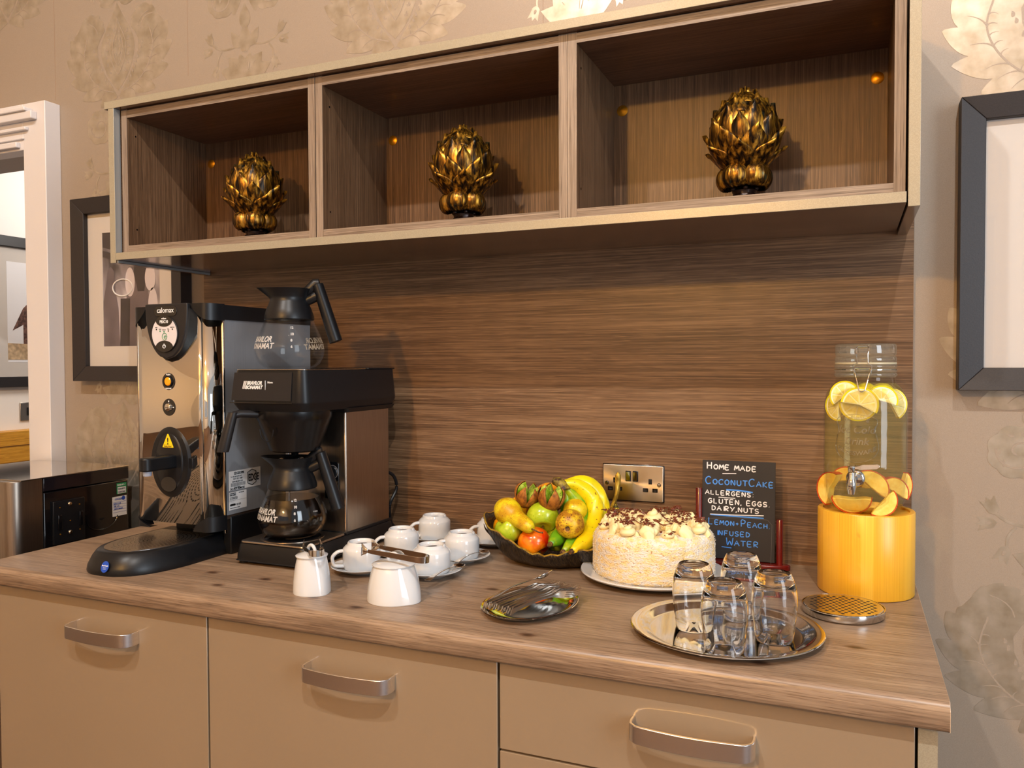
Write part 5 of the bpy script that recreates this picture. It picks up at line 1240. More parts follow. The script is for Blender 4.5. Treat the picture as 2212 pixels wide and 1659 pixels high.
# ================================================================ BLACKBOARD MENU
bb = thing('menu_board', 'small blackboard menu in a mahogany stand with chalk pen writing', 'menu board', (.318, -.062, 0))
lean = radians(3)
bd = MB().box(-.0765, -.0015, .014, .0765, .0015, .2265).build('slate', M_slate, bb, bevel=.0006, rot=(-lean, 0, 0))
for (x, zt2) in ((-.0825, .166), (.0865, .108)):
    MB().lathe([(0, zt2), (.0060, zt2), (.0068, zt2-.0012), (.0068, .012), (0, .012)], 24).build('upright', M_red, bb, loc=(x, -.001 if x < 0 else -.004, 0))
MB().prism([(.108*cos(a), .026*sin(a)) for a in [2*pi*i/40 for i in range(40)]], 0, .0125, 'xy').build('stand_base', M_red, bb, bevel=.003, seg=3)
STK = {'A': [[(0, 0), (.4, 1), (.8, 0)], [(.15, .4), (.65, .4)]], 'C': [[(.75, .85), (.45, 1), (.1, .75), (.05, .35), (.3, 0), (.75, .12)]], 'D': [[(.1, 0), (.1, 1)], [(.1, 1), (.6, .8), (.7, .4), (.5, .08), (.1, 0)]],
 'E': [[(.7, 1), (.1, 1), (.1, 0), (.7, 0)], [(.1, .5), (.6, .5)]], 'F': [[(.7, 1), (.1, 1), (.1, 0)], [(.1, .5), (.6, .5)]], 'G': [[(.7, .85), (.4, 1), (.1, .7), (.1, .25), (.4, 0), (.7, .2), (.7, .45), (.4, .45)]],
 'H': [[(.1, 0), (.1, 1)], [(.7, 0), (.7, 1)], [(.1, .5), (.7, .5)]], 'I': [[(.3, 0), (.3, 1)]], 'K': [[(.1, 0), (.1, 1)], [(.7, 1), (.1, .45), (.7, 0)]], 'L': [[(.1, 1), (.1, 0), (.65, 0)]],
 'M': [[(0, 0), (.12, 1), (.4, .35), (.7, 1), (.82, 0)]], 'N': [[(.1, 0), (.1, 1), (.7, 0), (.7, 1)]], 'O': [[(.4, 1), (.08, .7), (.1, .25), (.4, 0), (.7, .25), (.72, .7), (.4, 1)]],
 'P': [[(.1, 0), (.1, 1), (.6, .95), (.68, .7), (.5, .48), (.1, .45)]], 'R': [[(.1, 0), (.1, 1), (.6, .95), (.66, .7), (.5, .5), (.1, .48), (.7, 0)]], 'S': [[(.68, .88), (.35, 1), (.1, .8), (.2, .55), (.6, .42), (.66, .15), (.35, 0), (.05, .12)]],
 'T': [[(0, 1), (.8, 1)], [(.4, 1), (.4, 0)]], 'U': [[(.1, 1), (.1, .25), (.4, 0), (.7, .25), (.7, 1)]], 'W': [[(0, 1), (.15, 0), (.42, .6), (.68, 0), (.85, 1)]], 'Y': [[(0, 1), (.38, .5)], [(.8, 1), (.25, 0)]],
 '+': [[(.1, .5), (.6, .5)], [(.35, .75), (.35, .2)]], ',': [[(.15, .1), (.05, -.2)]], '.': [[(.1, .05), (.14, 0)]], ':': [[(.15, .7), (.18, .66)], [(.15, .15), (.18, .1)]]}
M_chalkw = M('white_chalk_pen', rgb(226, 224, 224), .6); M_chalkb = M('blue_chalk_pen', rgb(70, 140, 226), .6)
def write(s_, x, z, h, wd, mat, drop_=-.05, thick=.0013, big=()):
    b = MB(); cx = x
    for i, ch in enumerate(s_):
        if ch == ' ': cx += wd*.7; continue
        hh = h*(1.45 if i in big else 1); ww = wd*(1.25 if i in big else 1)*(.4 if ch in 'I,.:' else 1)
        for st in STK[ch]:
            pts = [(cx+p[0]*wd*(1.25 if i in big else 1), -.0019, z+p[1]*hh+drop_*(cx-x)) for p in st]
            if len(pts) > 3: pts = [tuple(v) for v in bez(pts, 3)]
            b.tube(pts, thick, 6, flat=.3, upv=(0, 1, 0))
        cx += ww*1.02
    return b.build('chalk_writing', mat, bd, smooth=1)
def stroke(pts, mat, th): MB().tube([(x, -.0019, z) for x, z in pts], th, 6, flat=.3, upv=(0, 1, 0)).build('chalk_stroke', mat, bd, smooth=1)
def bx(u, v):   # board photograph pixels (crop) to board coordinates
    return (u-107)/(1100-107)*.153-.0765
def bz(u, v): return .2265-(v-78-(u-107)*.050)/ (1560-130)*.217
write('HOME MADE', bx(165, 0), .2075, .0100, .0118, M_chalkw, -.02, .0014, (0,))
stroke([(bx(385, 0), bz(385, 280)), (bx(575, 0), bz(575, 280))], M_chalkw, .0011)
write('COCONUTCAKE', bx(150, 0), .1745, .0110, .0124, M_chalkb, -.012, .0013, (0, 7))
stroke([(bx(440, 0), bz(440, 512)), (bx(620, 0), bz(620, 520)), (bx(800, 0), bz(800, 548))], M_chalkb, .0018)
write('ALLERGENS:', bx(150, 0), .1520, .0092, .0108, M_chalkw, -.02, .0012)
stroke([(bx(335, 0), bz(335, 618)), (bx(565, 0), bz(565, 632))], M_chalkw, .0010)
write('GLUTEN, EGGS.', bx(190, 0), .1330, .0098, .0112, M_chalkw, -.012, .0013)
write('DAIRY,NUTS', bx(240, 0), .1180, .0095, .0114, M_chalkw, -.02, .0012)
stroke([(bx(220, 0), bz(220, 862)), (bx(560, 0), bz(560, 870)), (bx(950, 0), bz(950, 872))], M_chalkw, .0011); stroke([(bx(230, 0), bz(230, 868)), (bx(600, 0), bz(600, 890)), (bx(950, 0), bz(950, 908))], M_chalkb, .0015)
write('LEMON+PEACH.', bx(195, 0), .0870, .0095, .0108, M_chalkb, -.012, .0011, (0, 6))
write('INFUSED', bx(310, 0), .0645, .0098, .0112, M_chalkb, .0, .0011)
write('WATER', bx(450, 0), .0440, .0110, .0130, M_chalkb, .0, .0011, (0,))
stroke([(bx(385, 0), .0395), (bx(520, 0), .0385)], M_chalkb, .0009)
stroke([(bx(130, 0), bz(130, 1010)), (bx(180, 0), bz(180, 925)), (bx(600, 0), bz(600, 905)), (bx(1000, 0), bz(1000, 930)), (bx(1060, 0), bz(1060, 1000)), (bx(1050, 0), bz(1050, 1540))], M('smeared_chalk', rgb(90, 88, 88), .7), .0004)

# ================================================================ SOCKET
so = thing('wall_socket', 'double brushed steel power socket with black inserts on the splashback', 'socket', (.073, 0, .1159+.043))
MB().prism(rrect(-.0735, -.0435, .0735, .0435, .003), -.0035, 0, 'xz').build('surround', M_blackg, so, bevel=.0008)
def radial_steel():
    x = N('radial_brushed_steel'); x.base(rgb(236, 220, 196)); x.set(Roughness=.26, Metallic=1, Anisotropic=.85)
    tg = x.n('ShaderNodeTangent', direction_type='RADIAL', axis='Y'); x.l(tg.outputs[0], x.p.inputs['Tangent']); return x.m
MB().prism(rrect(-.0715, -.0415, .0715, .0415, .0025), -.0065, -.0035, 'xz').build('face_plate', radial_steel(), so, bevel=.001)
for x in (-.0105, .0065):
    r_ = MB().prism(rrect(x-.0065, .0035, x+.0065, .0285, .0015), -.0082, -.006, 'xz').build('rocker_surround', M_blackg, so, bevel=.0006)
    MB().add([(x-.0042, -.0092, .0060), (x+.0042, -.0092, .0060), (x+.0042, -.0120, .0260), (x-.0042, -.0120, .0260), (x-.0042, -.007, .0060), (x+.0042, -.007, .0060), (x+.0042, -.007, .0260), (x-.0042, -.007, .0260)], [(0, 1, 2, 3), (7, 6, 5, 4), (0, 4, 5, 1), (3, 2, 6, 7), (1, 5, 6, 2), (0, 3, 7, 4)]).build('rocker_switch', M_mirror, r_, smooth=0)
for cx in (-.0425, .0415):
    for (x0, z0, w_, h_) in ((0, .005, .0042, .0060), (-.0112, -.0150, .0062, .0046), (.0112, -.0150, .0062, .0046)):
        q = MB().prism(rrect(cx+x0-w_, z0-h_, cx+x0+w_, z0+h_, .001), -.0070, -.006, 'xz').build('pin_hole', M_blackg, so, smooth=0)
        MB().prism(rrect(cx+x0-w_*.5, z0-h_*.6, cx+x0+w_*.5, z0+h_*.2, .0004), -.0072, -.0069, 'xz').build('shutter', M_ink, q, smooth=0)
for x in (-.0620, .0620):
    sc_ = disc((x, -.0066, -.002), [(0, .0012), (.0030, .0010), (.0036, 0)], M_chrome, so, 'fixing_screw', 20); disc((x, -.0066, -.002), [(.0037, .0003), (.0046, .0003), (.0046, 0)], M_blackg, sc_, 'screw_seat', 20)

# ================================================================ DRINKS DISPENSER
JX, JY = .5660, -.1540
st = thing('bamboo_stand', 'round bamboo stand carrying the glass drinks jar', 'stand', (.5682, -.1540, 0))
MB().lathe([(0, .001), (.0850, .001), (.0862, .0025), (.0862, .1560), (.0850, .1578), (.0770, .1578), (.0765, .1560), (.0765, .1540), (0, .1540)], 96).build('bamboo_drum', M_bamboo, st, smooth=.7)
jr = thing('drinks_dispenser', 'clear glass jar of lemon and peach water with a steel tap', 'drinks dispenser', (JX, JY, .1545))
body = [(0, .003), (.046, .002), (.056, .004), (.066, .012), (.0722, .026), (.0740, .045), (.0742, .10), (.0742, .19), (.0735, .208), (.0700, .224), (.0630, .236), (.0560, .243), (.0530, .249), (.0520, .256)]
MB().lathe(body, 72).build('jar_body', M_jar, jr, smooth=1.4)
ncp = [(.0520, .256)]
for z in (.258, .266, .274): ncp += [(.0545, z+.0005), (.0560, z+.003), (.0540, z+.0065), (.0525, z+.0072)]
MB().lathe(ncp+[(.0510, .283)], 64).build('neck_thread', M_neck, jr, smooth=1.2)
MB().lathe([(.0530, .2835), (.0545, .285), (.0545, .2935), (.0530, .2950), (.0515, .2965), (.0535, .2985), (.0540, .302), (.0540, .316), (.0528, .3185), (.049, .3195), (.020, .3185), (0, .3183)], 64).build('glass_lid', M_neck, jr, smooth=1.0)
MB().tube([(.0528*cos(a), .0528*sin(a), .2825) for a in [2*pi*i/48 for i in range(48)]], .0020, 8, closed=True).build('rubber_seal', M('clear_seal', rgb(190, 180, 150), .3), jr)
MB().tube([(.0552*cos(a), .0552*sin(a), .2710) for a in [2*pi*i/48 for i in range(48)]], .0009, 6, closed=True).build('wire_hoop', M_chrome, jr)
MB().lathe([(0, .0045)]+[(r-.0022, z+.0015) for r, z in body[2:] if z < .244]+[(.0520, .2455), (0, .2455)], 72).build('water', M_water, jr, smooth=1.2)
fa = math.atan2(CAMP.y-JY, CAMP.x-JX)-radians(5)       # tap and clip face the room
def F(u, d, z):  # u sideways (to image right), d out from jar axis
    c, s_ = cos(fa), sin(fa); return (c*d-s_*u, s_*d+c*u, z)
MB().tube([F(*p) for p in ((-.0145, .0575, .262), (-.0150, .0590, .270), (-.0165, .0600, .278), (-.0090, .0600, .283), (-.0100, .0600, .300), (-.0110, .0595, .310), (-.0085, .0570, .314), (.0085, .0570, .314), (.0110, .0595, .310), (.0100, .0600, .300), (.0090, .0600, .283), (.0165, .0600, .278), (.0150, .0590, .270), (.0145, .0575, .262))], .0010, 8).build('wire_bail', M_chrome, jr)
MB().tube([F(*p) for p in ((-.0120, .0590, .2735), (-.0145, .0605, .2700), (-.0125, .0620, .2640), (-.0105, .0640, .2560), (-.0050, .0680, .2330), (-.0015, .0690, .2300), (.0015, .0690, .2300), (.0050, .0680, .2330), (.0105, .0640, .2560), (.0125, .0620, .2640), (.0145, .0605, .2700), (.0120, .0590, .2735), (-.0120, .0590, .2735))], .0012, 8).build('wire_lever', M_chrome, jr)
# embossed lettering and shield bent round the jar
def emb(s_, size, z0, arc=0, a_off=0, bold=.0003, shear=0, sx=1):
    def f(v):
        a = fa+a_off+v.x/.0746; zz = z0+v.y+arc*(v.x*v.x); r = .0746+v.z; return Vector((r*cos(a), r*sin(a), zz))
    o = text(s_, size, M_emb, jr, (0, 0, 0), (0, 0, 0), .0006, 'CENTER', bold, shear, fn=f, sx=sx, name='embossed_lettering')
M_emb = thin_glass('embossed_glass', (.90, .88, .80), body=.16)
ao = -.12
emb('Refreshing', .0105, .1790, -6, ao, shear=.3); emb('Ice Cold', .0190, .1540, 0, ao, shear=.2); emb('Drink', .0185, .1330, 0, ao, shear=.2); emb('GLASSWARE', .0110, .1130, 9, ao, sx=1.1); emb('Germany', .0095, .0905, 0, ao, shear=.2)
shp = [(-.036, .178), (-.030, .184), (-.038, .165), (-.035, .150), (-.040, .130), (-.030, .108), (0, .0985), (.030, .108), (.040, .130), (.035, .150), (.038, .165), (.030, .184)]
shp = [(0, .189), (.028, .184), (.037, .176), (.033, .160), (.037, .142), (.039, .125), (.028, .108), (0, .0995), (-.028, .108), (-.039, .125), (-.037, .142), (-.033, .160), (-.037, .176), (-.028, .184), (0, .189)]
sp2 = bez([(x, 0, z) for x, z in shp], 4)
MB().tube([(.0744*cos(fa+ao+v.x/.0746), .0744*sin(fa+ao+v.x/.0746), v.z) for v in sp2], .0009, 6).build('embossed_shield', M_emb, jr)
# tap
tp_ = thing('x', 'x', 'x'); bpy.data.objects.remove(tp_)
A = Matrix(((-sin(fa), cos(fa), 0), (cos(fa), sin(fa), 0), (0, 0, 1)))
def FB(mb):   # builder given in (u,d,z)
    mb.v = [F(*p) for p in mb.v]; return mb
uo = -.0130
tap = FB(MB().lathe([(0, .0045), (.0110, .0045), (.0150, .0025), (.0165, 0), (.0165, -.001)], 36).xf(Matrix(((1, 0, 0, uo+.004), (0, 0, 1, .0735), (0, 1, 0, .0700), (0, 0, 0, 1))))).build('tap_flange', M_mirror, jr, smooth=1)
FB(MB().tube([(uo+.003, .074, .070), (uo, .092, .070)], [.0062, .0070], 18)).build('tap_neck', M_mirror, tap)
FB(MB().lathe([(0, .0845), (.0056, .0840), (.0062, .0825), (.0062, .0735), (.0078, .0700), (.0092, .0640), (.0088, .0560), (.0070, .0480), (.0062, .0440), (.0050, .0440), (.0040, .0470), (0, .0470)], 28, c=(uo-.0005, .0975, 0))).build('tap_body', M_mirror, tap, smooth=1)
FB(MB().lathe([(0, .0955), (.0054, .0955), (.0062, .0945), (.0062, .0860), (.0056, .0850), (0, .0850)], 24, c=(uo-.0005, .0975, 0))).build('tap_cap', M_mirror, tap)
lv = [(uo+.003, .0905), (uo+.010, .0900), (uo+.014, .0885), (uo+.042, .0920), (uo+.047, .0955), (uo+.0465, .0990), (uo+.0430, .1010), (uo+.018, .0990), (uo+.011, .0960), (uo+.003, .0945)]
FB(MB().prism(lv, .0960, .0990, 'xz')).build('tap_lever', M_mirror, tap, bevel=.0006)
lv2 = [(uo+.0155, .0905), (uo+.042, .0938), (uo+.0455, .0965), (uo+.0425, .0992), (uo+.0180, .0973), (uo+.0150, .0945)]
FB(MB().prism(lv2, .0990, .0995, 'xz')).build('lever_inlay', M_satin, tap, smooth=0)
# fruit in the water
def wedge(name, label, cat, u, d, z, R_, a0, a1, th, tilt, skin, flesh, pith=None, grp=None):
    """segment slice standing in the jar, flat face towards the room; a0..a1 the angular span of the rind"""
    t = thing(name, label, cat, Vector(F(u, d, z))+Vector((JX, JY, .1545)), group=grp)
    t.rotation_euler = (tilt[0], tilt[1], fa+pi/2+tilt[2])
    n_ = 18; pts = [(R_*cos(a), R_*sin(a)) for a in [a0+(a1-a0)*i/n_ for i in range(n_+1)]]
    inner = [(x*.90, y*.90) for x, y in pts] if pith else [(x*.955, y*.955) for x, y in pts]
    MB().prism(pts+inner[::-1], -th, th, 'xz').build('rind', skin, t, smooth=0)
    if pith:
        i2 = [(x*.94, y*.94) for x, y in inner]
        MB().prism(inner+i2[::-1], -th*.99, th*.99, 'xz').build('pith', pith, t, smooth=0); inner = i2
    if pith:
        k_ = max(2, int(round((a1-a0)/(pi/4.4))))
        for j in range(k_):
            b0 = a0+(a1-a0)*j/k_+.04; b1 = a0+(a1-a0)*(j+1)/k_-.04; rr = R_*.80
            pg = [(.10*R_*cos((b0+b1)/2), .10*R_*sin((b0+b1)/2))]+[(rr*cos(b0+(b1-b0)*i/6), rr*sin(b0+(b1-b0)*i/6)) for i in range(7)]
            MB().prism(pg, -th*1.0, th*1.0, 'xz').build('flesh', flesh, t, bevel=.0006)
        MB().prism([(0, 0)]+[(x, y) for x, y in inner], -th*.85, th*.85, 'xz').build('membrane', pith, t, smooth=0)
    else:
        m_ = (a0+a1)/2; c_ = [(x*.72+.20*R_*cos(m_)*.4, y*.72+.20*R_*sin(m_)*.4) for x, y in ((pts[-1][0], pts[-1][1]), (pts[0][0], pts[0][1]))]
        MB().prism(inner+[(inner[-1][0]*.7, inner[-1][1]*.7), (.16*R_*cos(m_), .16*R_*sin(m_)), (inner[0][0]*.7, inner[0][1]*.7)], -th*.98, th*.98, 'xz').build('flesh', flesh, t, bevel=.0015)
    return t
LG, PG = 'lemon pieces floating in the jar', 'peach slices at the bottom of the jar'
L5 = [('lemon slice with bright yellow rind at the centre of the jar', -.004, .060, .206, .033, radians(0), radians(200), .004, (0, radians(28), 0)),
      ('lemon half slice facing out at the right side of the jar', .032, .052, .214, .028, radians(-10), radians(175), .004, (0, radians(8), .2)),
      ('lemon wedge at the left side of the jar, cut face to the room', -.040, .042, .202, .029, radians(75), radians(260), .005, (0, radians(-6), -.5)),
      ('lemon half slice at the right, behind the others', .046, .030, .206, .030, radians(-60), radians(120), .005, (0, 0, .6)),
      ('lemon half slice at the left, behind the wedge', -.030, .052, .222, .028, radians(20), radians(200), .004, (0, radians(-20), -.2)),
      ('lemon piece low in the middle behind the embossed word', -.008, .040, .208, .034, radians(185), radians(355), .006, (0, radians(10), 0))]
for lb, u, d, z, R_, a0, a1, th, tl in L5: wedge('lemon_slice', lb, 'lemon', u, d, z, R_, a0, a1, th, tl, M_lemonskin, M_lemonflesh, M_pith, LG)
for lb, u, d, z, r_, m in (('green tinged lemon end floating at the top left of the jar', -.030, .036, .232, .0235, M_lemonlime if False else M_lemonskin), ('lemon end floating under the wire clip', .004, .030, .232, .0240, M_lemonskin), ('lemon end floating at the top right of the jar', .036, .018, .230, .0235, M_lemonskin), ('lemon end at the back of the jar neck', .0, -.03, .228, .026, M_lemonskin)):
    t = thing('lemon_piece', lb, 'lemon', Vector(F(u, d, z))+Vector((JX, JY, .1545)), rot=(.3, .5*u/.03, 0), group=LG)
    MB().lathe([(0, .0135), (r_*.35, .0125), (r_*.75, .006), (r_, -.004), (r_*.9, -.005), (0, -.005)], 28).build('rind', m, t, smooth=.9)
    MB().lathe([(0, -.0058), (r_*.84, -.0054), (r_*.84, -.004)], 28).build('flesh', M_lemonflesh, t)
P5 = [('red skinned peach wedge standing against the left of the jar', -.052, .026, .040, .034, radians(80), radians(260), .009, (0, radians(12), -.6)),
      ('peach slice lying in the middle behind the tap', -.018, .048, .034, .036, radians(185), radians(350), .006, (radians(20), radians(-4), 0)),
      ('peach slice with dark red edge at the lower right of the jar', .030, .054, .030, .031, radians(-70), radians(85), .005, (0, radians(48), .2)),
      ('peach slice with a red top edge right of the tap', .010, .040, .046, .036, radians(0), radians(150), .006, (radians(-20), radians(25), 0)),
      ('pale peach slice at the right edge behind the dark edged one', .048, .020, .038, .032, radians(10), radians(170), .006, (0, radians(30), .6)),
      ('pale peach slice at the back left of the jar bottom', -.030, .012, .052, .032, radians(20), radians(170), .006, (0, radians(-5), 0)),
      ('yellow lemon coloured peach slice at the right wall of the jar', .062, .0, .050, .030, radians(-60), radians(60), .005, (0, 0, 1.0)),
      ('peach slice on the floor of the jar in front', .006, .046, .022, .030, radians(200), radians(345), .007, (radians(50), 0, 0)),
      ('peach slice at the far back of the jar bottom', .02, -.03, .035, .03, radians(0), radians(170), .007, (0, 0, 0))]
for lb, u, d, z, R_, a0, a1, th, tl in P5: wedge('peach_slice', lb, 'peach', u, d, z, R_, a0, a1, th, tl, M_peachskin, M_peach, None, PG)

# ================================================================ DRIP GRATE
dg = thing('drip_grate', 'round steel drip tray with pierced cover beside the bamboo stand', 'drip tray', (.5302, -.3260, 0))
MB().lathe([(0, .001), (.0655, .001), (.0675, .003), (.0685, .0135), (.0680, .0150), (.0668, .0148), (.0662, .0125), (0, .0122)], 72).build('dish', M_mirror, dg, smooth=.8)
cvr = MB().lathe([(.0655, .0120), (.0655, .0145), (.0645, .0152), (0, .0152)], 72).build('pierced_cover', M_mirror, dg, smooth=.6)
hol = MB()
for i in range(-6, 7):
    for j in range(-6, 7):
        x, y = i*.0102+(.0051 if j % 2 else 0), j*.0090
        if x*x+y*y > .0030: continue
        pg = []
        for k in range(24):
            a = 2*pi*k/24; r = .0024+.0012*abs(cos(2*a)); pg.append((x+r*cos(a), y+r*sin(a)))
        hol.prism(pg, .01525, .01535, 'xy')
tag(hol.build('quatrefoil_holes', M_ink, cvr, smooth=0, fix=False), kind='stuff')

# ================================================================ TRAY OF TUMBLERS
TX, TY = .3543, -.5051
tr_ = MB().lathe([(0, .0030), (.118, .0030), (.124, .0045), (.136, .0115), (.1495, .0135), (.1520, .0128), (.1528, .0118), (.1515, .0112), (.1490, .0118), (.1355, .0098), (.1235, .0028), (.118, .0012), (0, .0012)], 110).build('round_tray', M_mirror, None, smooth=.9, loc=(TX, TY, 0))
tag(tr_, 'round polished steel tray carrying four upturned tumblers', 'tray')
def tumbler(x, y, label):
    o = [(.0283, 0), (.0292, .001), (.0312, .018), (.0338, .040), (.0352, .058), (.0350, .070), (.0335, .083), (.0300, .095), (.0268, .1025), (.0252, .1052), (.0240, .1062), (.0215, .1050), (0, .1040)]
    i_ = [(0, .0880), (.018, .0882), (.0255, .0868), (.0295, .0800), (.0322, .072), (.0338, .058), (.0325, .040), (.0299, .018), (.0279, .001), (.0283, 0)]
    t = MB().lathe(o+i_[:-1]+[(.0283, 0)], 64).build('tumbler', M_tumb, None, smooth=1.1, loc=(x, y, .0033)); tag(t, label, 'glass', 'upturned tumblers on the steel tray')
def near(x, y, z): k = (CAMP.z-z)/CAMP.z; return CAMP.x+(x-CAMP.x)*k, CAMP.y+(y-CAMP.y)*k
tumbler(*near(.3015, -.4939, .005), 'upturned clear tumbler on the left, in front of the cake')
tumbler(*near(.3640, -.5850, .005), 'upturned clear tumbler nearest the front edge of the tray')
tumbler(*near(.4300, -.5040, .005), 'upturned clear tumbler on the right of the tray')
tumbler(*near(.3667, -.3980, .005), 'upturned clear tumbler at the back of the tray, before the menu board')

# ================================================================ CUTLERY DISH
fd = MB(); n = 72; rows = []
for (k, z) in ((.60, .0012), (.76, .0012), (.84, .004), (.93, .0098), (1.0, .0120), (1.012, .0112), (.935, .0112), (.845, .0056), (.76, .0030), (.60, .0030)):
    rows.append([(k*.081*cos(2*pi*i/n), k*.109*sin(2*pi*i/n), z) for i in range(n)])
fd.grid(rows+[rows[0]], True); fd.add(rows[0], [tuple(range(n))]); fd.add(rows[-1], [tuple(range(n-1, -1, -1))])
fdo = fd.build('oval_dish', M_mirror, None, smooth=.9, loc=(.012, -.503, 0), rot=(0, 0, radians(-4))); tag(fdo, 'oval steel dish full of nested cake forks', 'dish')
M_cut = M('cutlery_steel', rgb(244, 240, 234), .27, 1)
def side_curve(q):   # depth curve of cutlery lying on its side
    return .004*sin(pi*min(1, q/.72))-.0 if q < .72 else -.0120*sin(pi*(q-.72)/.42)*.9
def fork(label):
    t = thing('cake_fork', label, 'fork', (0, 0, 0), group='cake forks nested in the oval dish'); L_ = .165
    def sheet(q0, q1, z0f, z1f, nn=10):
        rows = []
        for k in range(nn+1):
            q = q0+(q1-q0)*k/nn; x = L_*q; y = side_curve(q); a, c = z0f(q), z1f(q)
            rows.append([(x, y-.0007, a), (x, y+.0007, a), (x, y+.0007, c), (x, y-.0007, c)])
        b = MB().grid(rows, True); b.add(rows[0], [(0, 1, 2, 3)]); b.add(rows[-1], [(3, 2, 1, 0)]); return b
    hw = lambda q: .0022+.0042*max(0, 1-q/.5)**1.5 if q < .62 else .0022+(.0085-.0022)*min(1, (q-.62)/.12)**1.3
    sheet(0, .78, lambda q: .0085-hw(q), lambda q: .0085+hw(q), 22).build('fork_handle', M_cut, t, smooth=1)
    for j in range(4):
        z = .0085+(-.0063+.0042*j)
        sheet(.775, 1.0, lambda q: z-.0013*(1-.5*max(0, (q-.9)/.1)), lambda q: z+.0013*(1-.5*max(0, (q-.9)/.1)), 8).build('tine', M_cut, t, smooth=1)
    return t
base_f = None; da = radians(66); dx, dy = cos(da), sin(da)
for i in range(26):
    off = -.0350+.0027*i; sh_ = .004*sin(i*1.7)+.10*off
    x = .012+(-.082+sh_)*dx+off*dy; y = -.500+(-.082+sh_)*dy-off*dx
    r_ = random.Random(i).uniform(-.03, .03)
    label = 'steel cake fork lying on its edge in the nested row in the oval dish'
    if base_f is None: base_f = fork(label); f_ = base_f
    else: f_ = dup(base_f)
    f_.location = (x, y, .0085+.0012*(i % 3)); f_.rotation_euler = (radians(27), 0, da+r_)
    f_.rotation_euler[1] = radians(-3.5)
sp3 = thing('dessert_spoon', 'steel spoon standing up behind the forks in the oval dish', 'spoon', (-.050, -.540, .0180), rot=(radians(-28), radians(-8), da+.03))
rows = []
for k in range(13):
    q = k/12; x = .118+.042*q; w_ = .0150*math.sqrt(max(.0, 1-((q-.52)/.52)**2))+.0006
    rows.append([(x, w_*s_, -.007*sin(pi*q)*(1-s_*s_)) for s_ in [-1+2*j/8 for j in range(9)]])
MB().grid(rows).build('bowl', M_mirror, sp3, solid=.0012, smooth=1.2); MB().tube([(0, 0, 0), (.06, 0, .004), (.120, 0, -.001)], [.0045, .003, .0025], 8, flat=.4).build('stem', M_mirror, sp3)

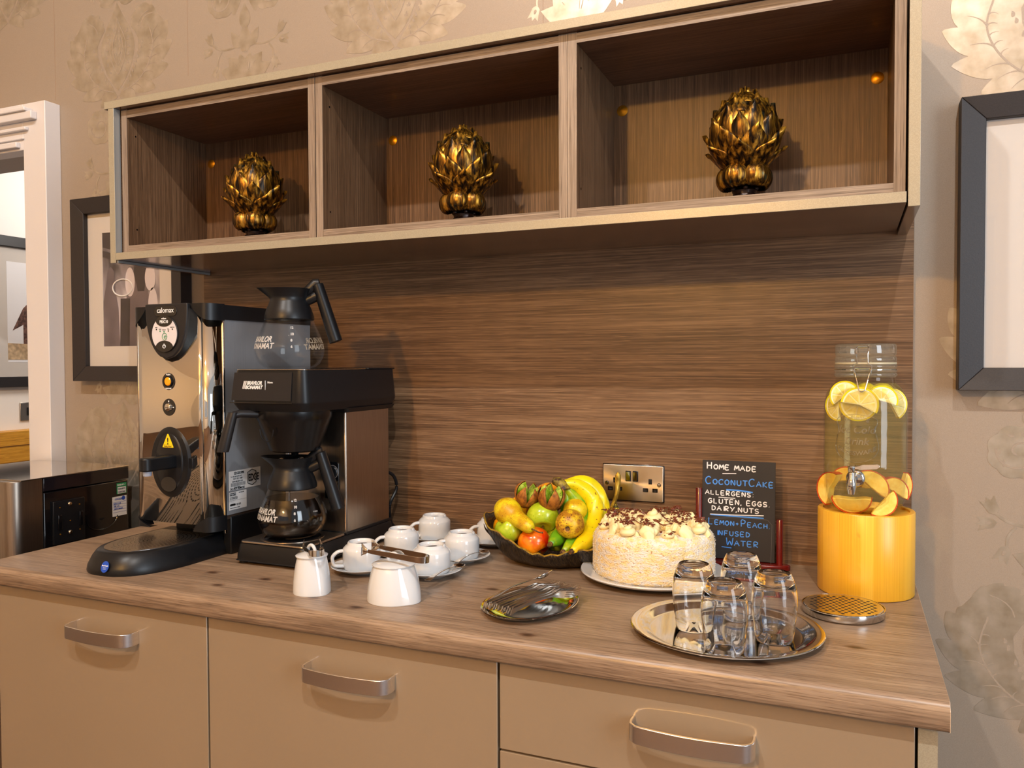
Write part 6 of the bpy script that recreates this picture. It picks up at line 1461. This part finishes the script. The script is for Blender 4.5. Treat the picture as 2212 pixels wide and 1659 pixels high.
# ================================================================ GILDED ARTICHOKES
def finial(x, y, rz, label):
    t = thing('artichoke_ornament', label, 'ornament', (x, y, .7456), rz, 'gilded artichoke ornaments in the wall cupboard')
    b = MB(); rows = []
    for (r, z, wv) in ((.046, 0, .06), (.047, .003, .06), (.036, .010, .10), (.026, .018, .08), (.0215, .024, .0), (.024, .030, .0), (.019, .034, 0)):
        rows.append([(r*(1+wv*sin(5*a))*cos(a), r*(1+wv*sin(5*a))*sin(a), z*(1+.12*wv*10*sin(5*a+1))) for a in [2*pi*i/60 for i in range(60)]])
    b.grid(rows, True); b.add(rows[0], [tuple(range(59, -1, -1))]); b.add(rows[-1], [tuple(range(60))]); b.build('foot', M_fbase, t, smooth=1)
    # five bulging scrolls with ribs
    for k in range(5):
        a0 = 2*pi*k/5+.3; rows = []
        for j in range(21):
            v = -1+2*j/20; row = []
            rib = 1+.035*cos(j*2*pi/2.5)
            for i in range(15):
                q = i/14; ph = -1.25+2.9*q; R_ = .0225*rib*(1-.25*v*v); cxr = .0340-.0060*v*v; a = a0+v*.66
                rr = cxr+R_*cos(ph)*.92; zz = .0555+R_*sin(ph)*1.05; row.append((rr*cos(a), rr*sin(a), zz))
            rows.append(row)
        MB().grid(rows).build('scroll', M_finial, t, smooth=.7, solid=.0015)
        MB().ball(((.0225)*cos(a0+.63), (.0225)*sin(a0+.63), .034), .0052, 10, 8).build('curl', M_fbase, t)
    # core egg
    def egg(z):  # radius at height
        q = (z-.076)/(.226-.076); return .0600*max(0, math.sin(pi*min(1, max(0, q*.86+.14))))**.62 if q < 1 else 0
    MB().lathe([(egg(z), z) for z in [.076+.0075*i for i in range(20)]]+[(0, .2225)], 40).build('core', M_finial, t, smooth=1)
    # rows of pointed petals
    spec = [(.070, .042, .050, 7, .30, .0), (.076, .064, .058, 7, .19, .5), (.094, .070, .060, 7, .09, 0), (.120, .068, .060, 7, .07, .5), (.148, .058, .052, 6, .03, 0), (.172, .048, .042, 5, .0, .5), (.192, .036, .030, 4, -.04, 0)]
    for ri, (z0, ln, wd, cnt, flare, ph0) in enumerate(spec):
        rows = []; m_, n_ = 12, 12
        for j in range(m_+1):
            q = j/m_; shape = (sin(pi*(.16+.84*q)))**.75 if q < .98 else .05; shape = max(.03, (1-q**3.4)*(.66+.34*min(1, q*3)))
            z = z0+ln*q*(1-.10*flare); r0 = max(.010, egg(min(z, .222)))+.0030+(6-ri)*.0010+flare*.040*q**2.0+.0050*max(0, q-.82)/.18
            if ri > 5: r0 = max(.004, egg(min(z, .224)))+.003-.002*q
            half = wd*.5*shape/max(.022, egg(z0+ln*.4))
            row = []
            for i in range(n_+1):
                v = -1+2*i/n_; a = v*half; rr = r0-.0068*v*v*(.5+.6*q)+.0007*cos(v*pi*5.0)*(1-q*.5)
                row.append((rr*cos(a), rr*sin(a), z-.0035*abs(v)**2*(1-q)+(.004 if q > .97 else 0)))
            rows.append(row)
        me = None
        for k in range(cnt):
            a = 2*pi*(k+ph0)/cnt
            if me is None: o = MB().grid(rows).build('petal', M_finial, t, smooth=1.3, solid=.0018); me = o
            else: o = me.copy(); COL.objects.link(o); o.parent = t
            o.rotation_euler = (0, 0, a)
    return t
f1 = finial(.3450, -.195, radians(12), 'gilded bronze artichoke ornament in the right hand compartment')
dup(f1, loc=(-.2700, -.195, .7456), rz=radians(40), label='gilded bronze artichoke ornament in the middle compartment')
dup(f1, loc=(-.8620, -.195, .7456), rz=radians(75), label='gilded bronze artichoke ornament in the left hand compartment, darkest on its right')
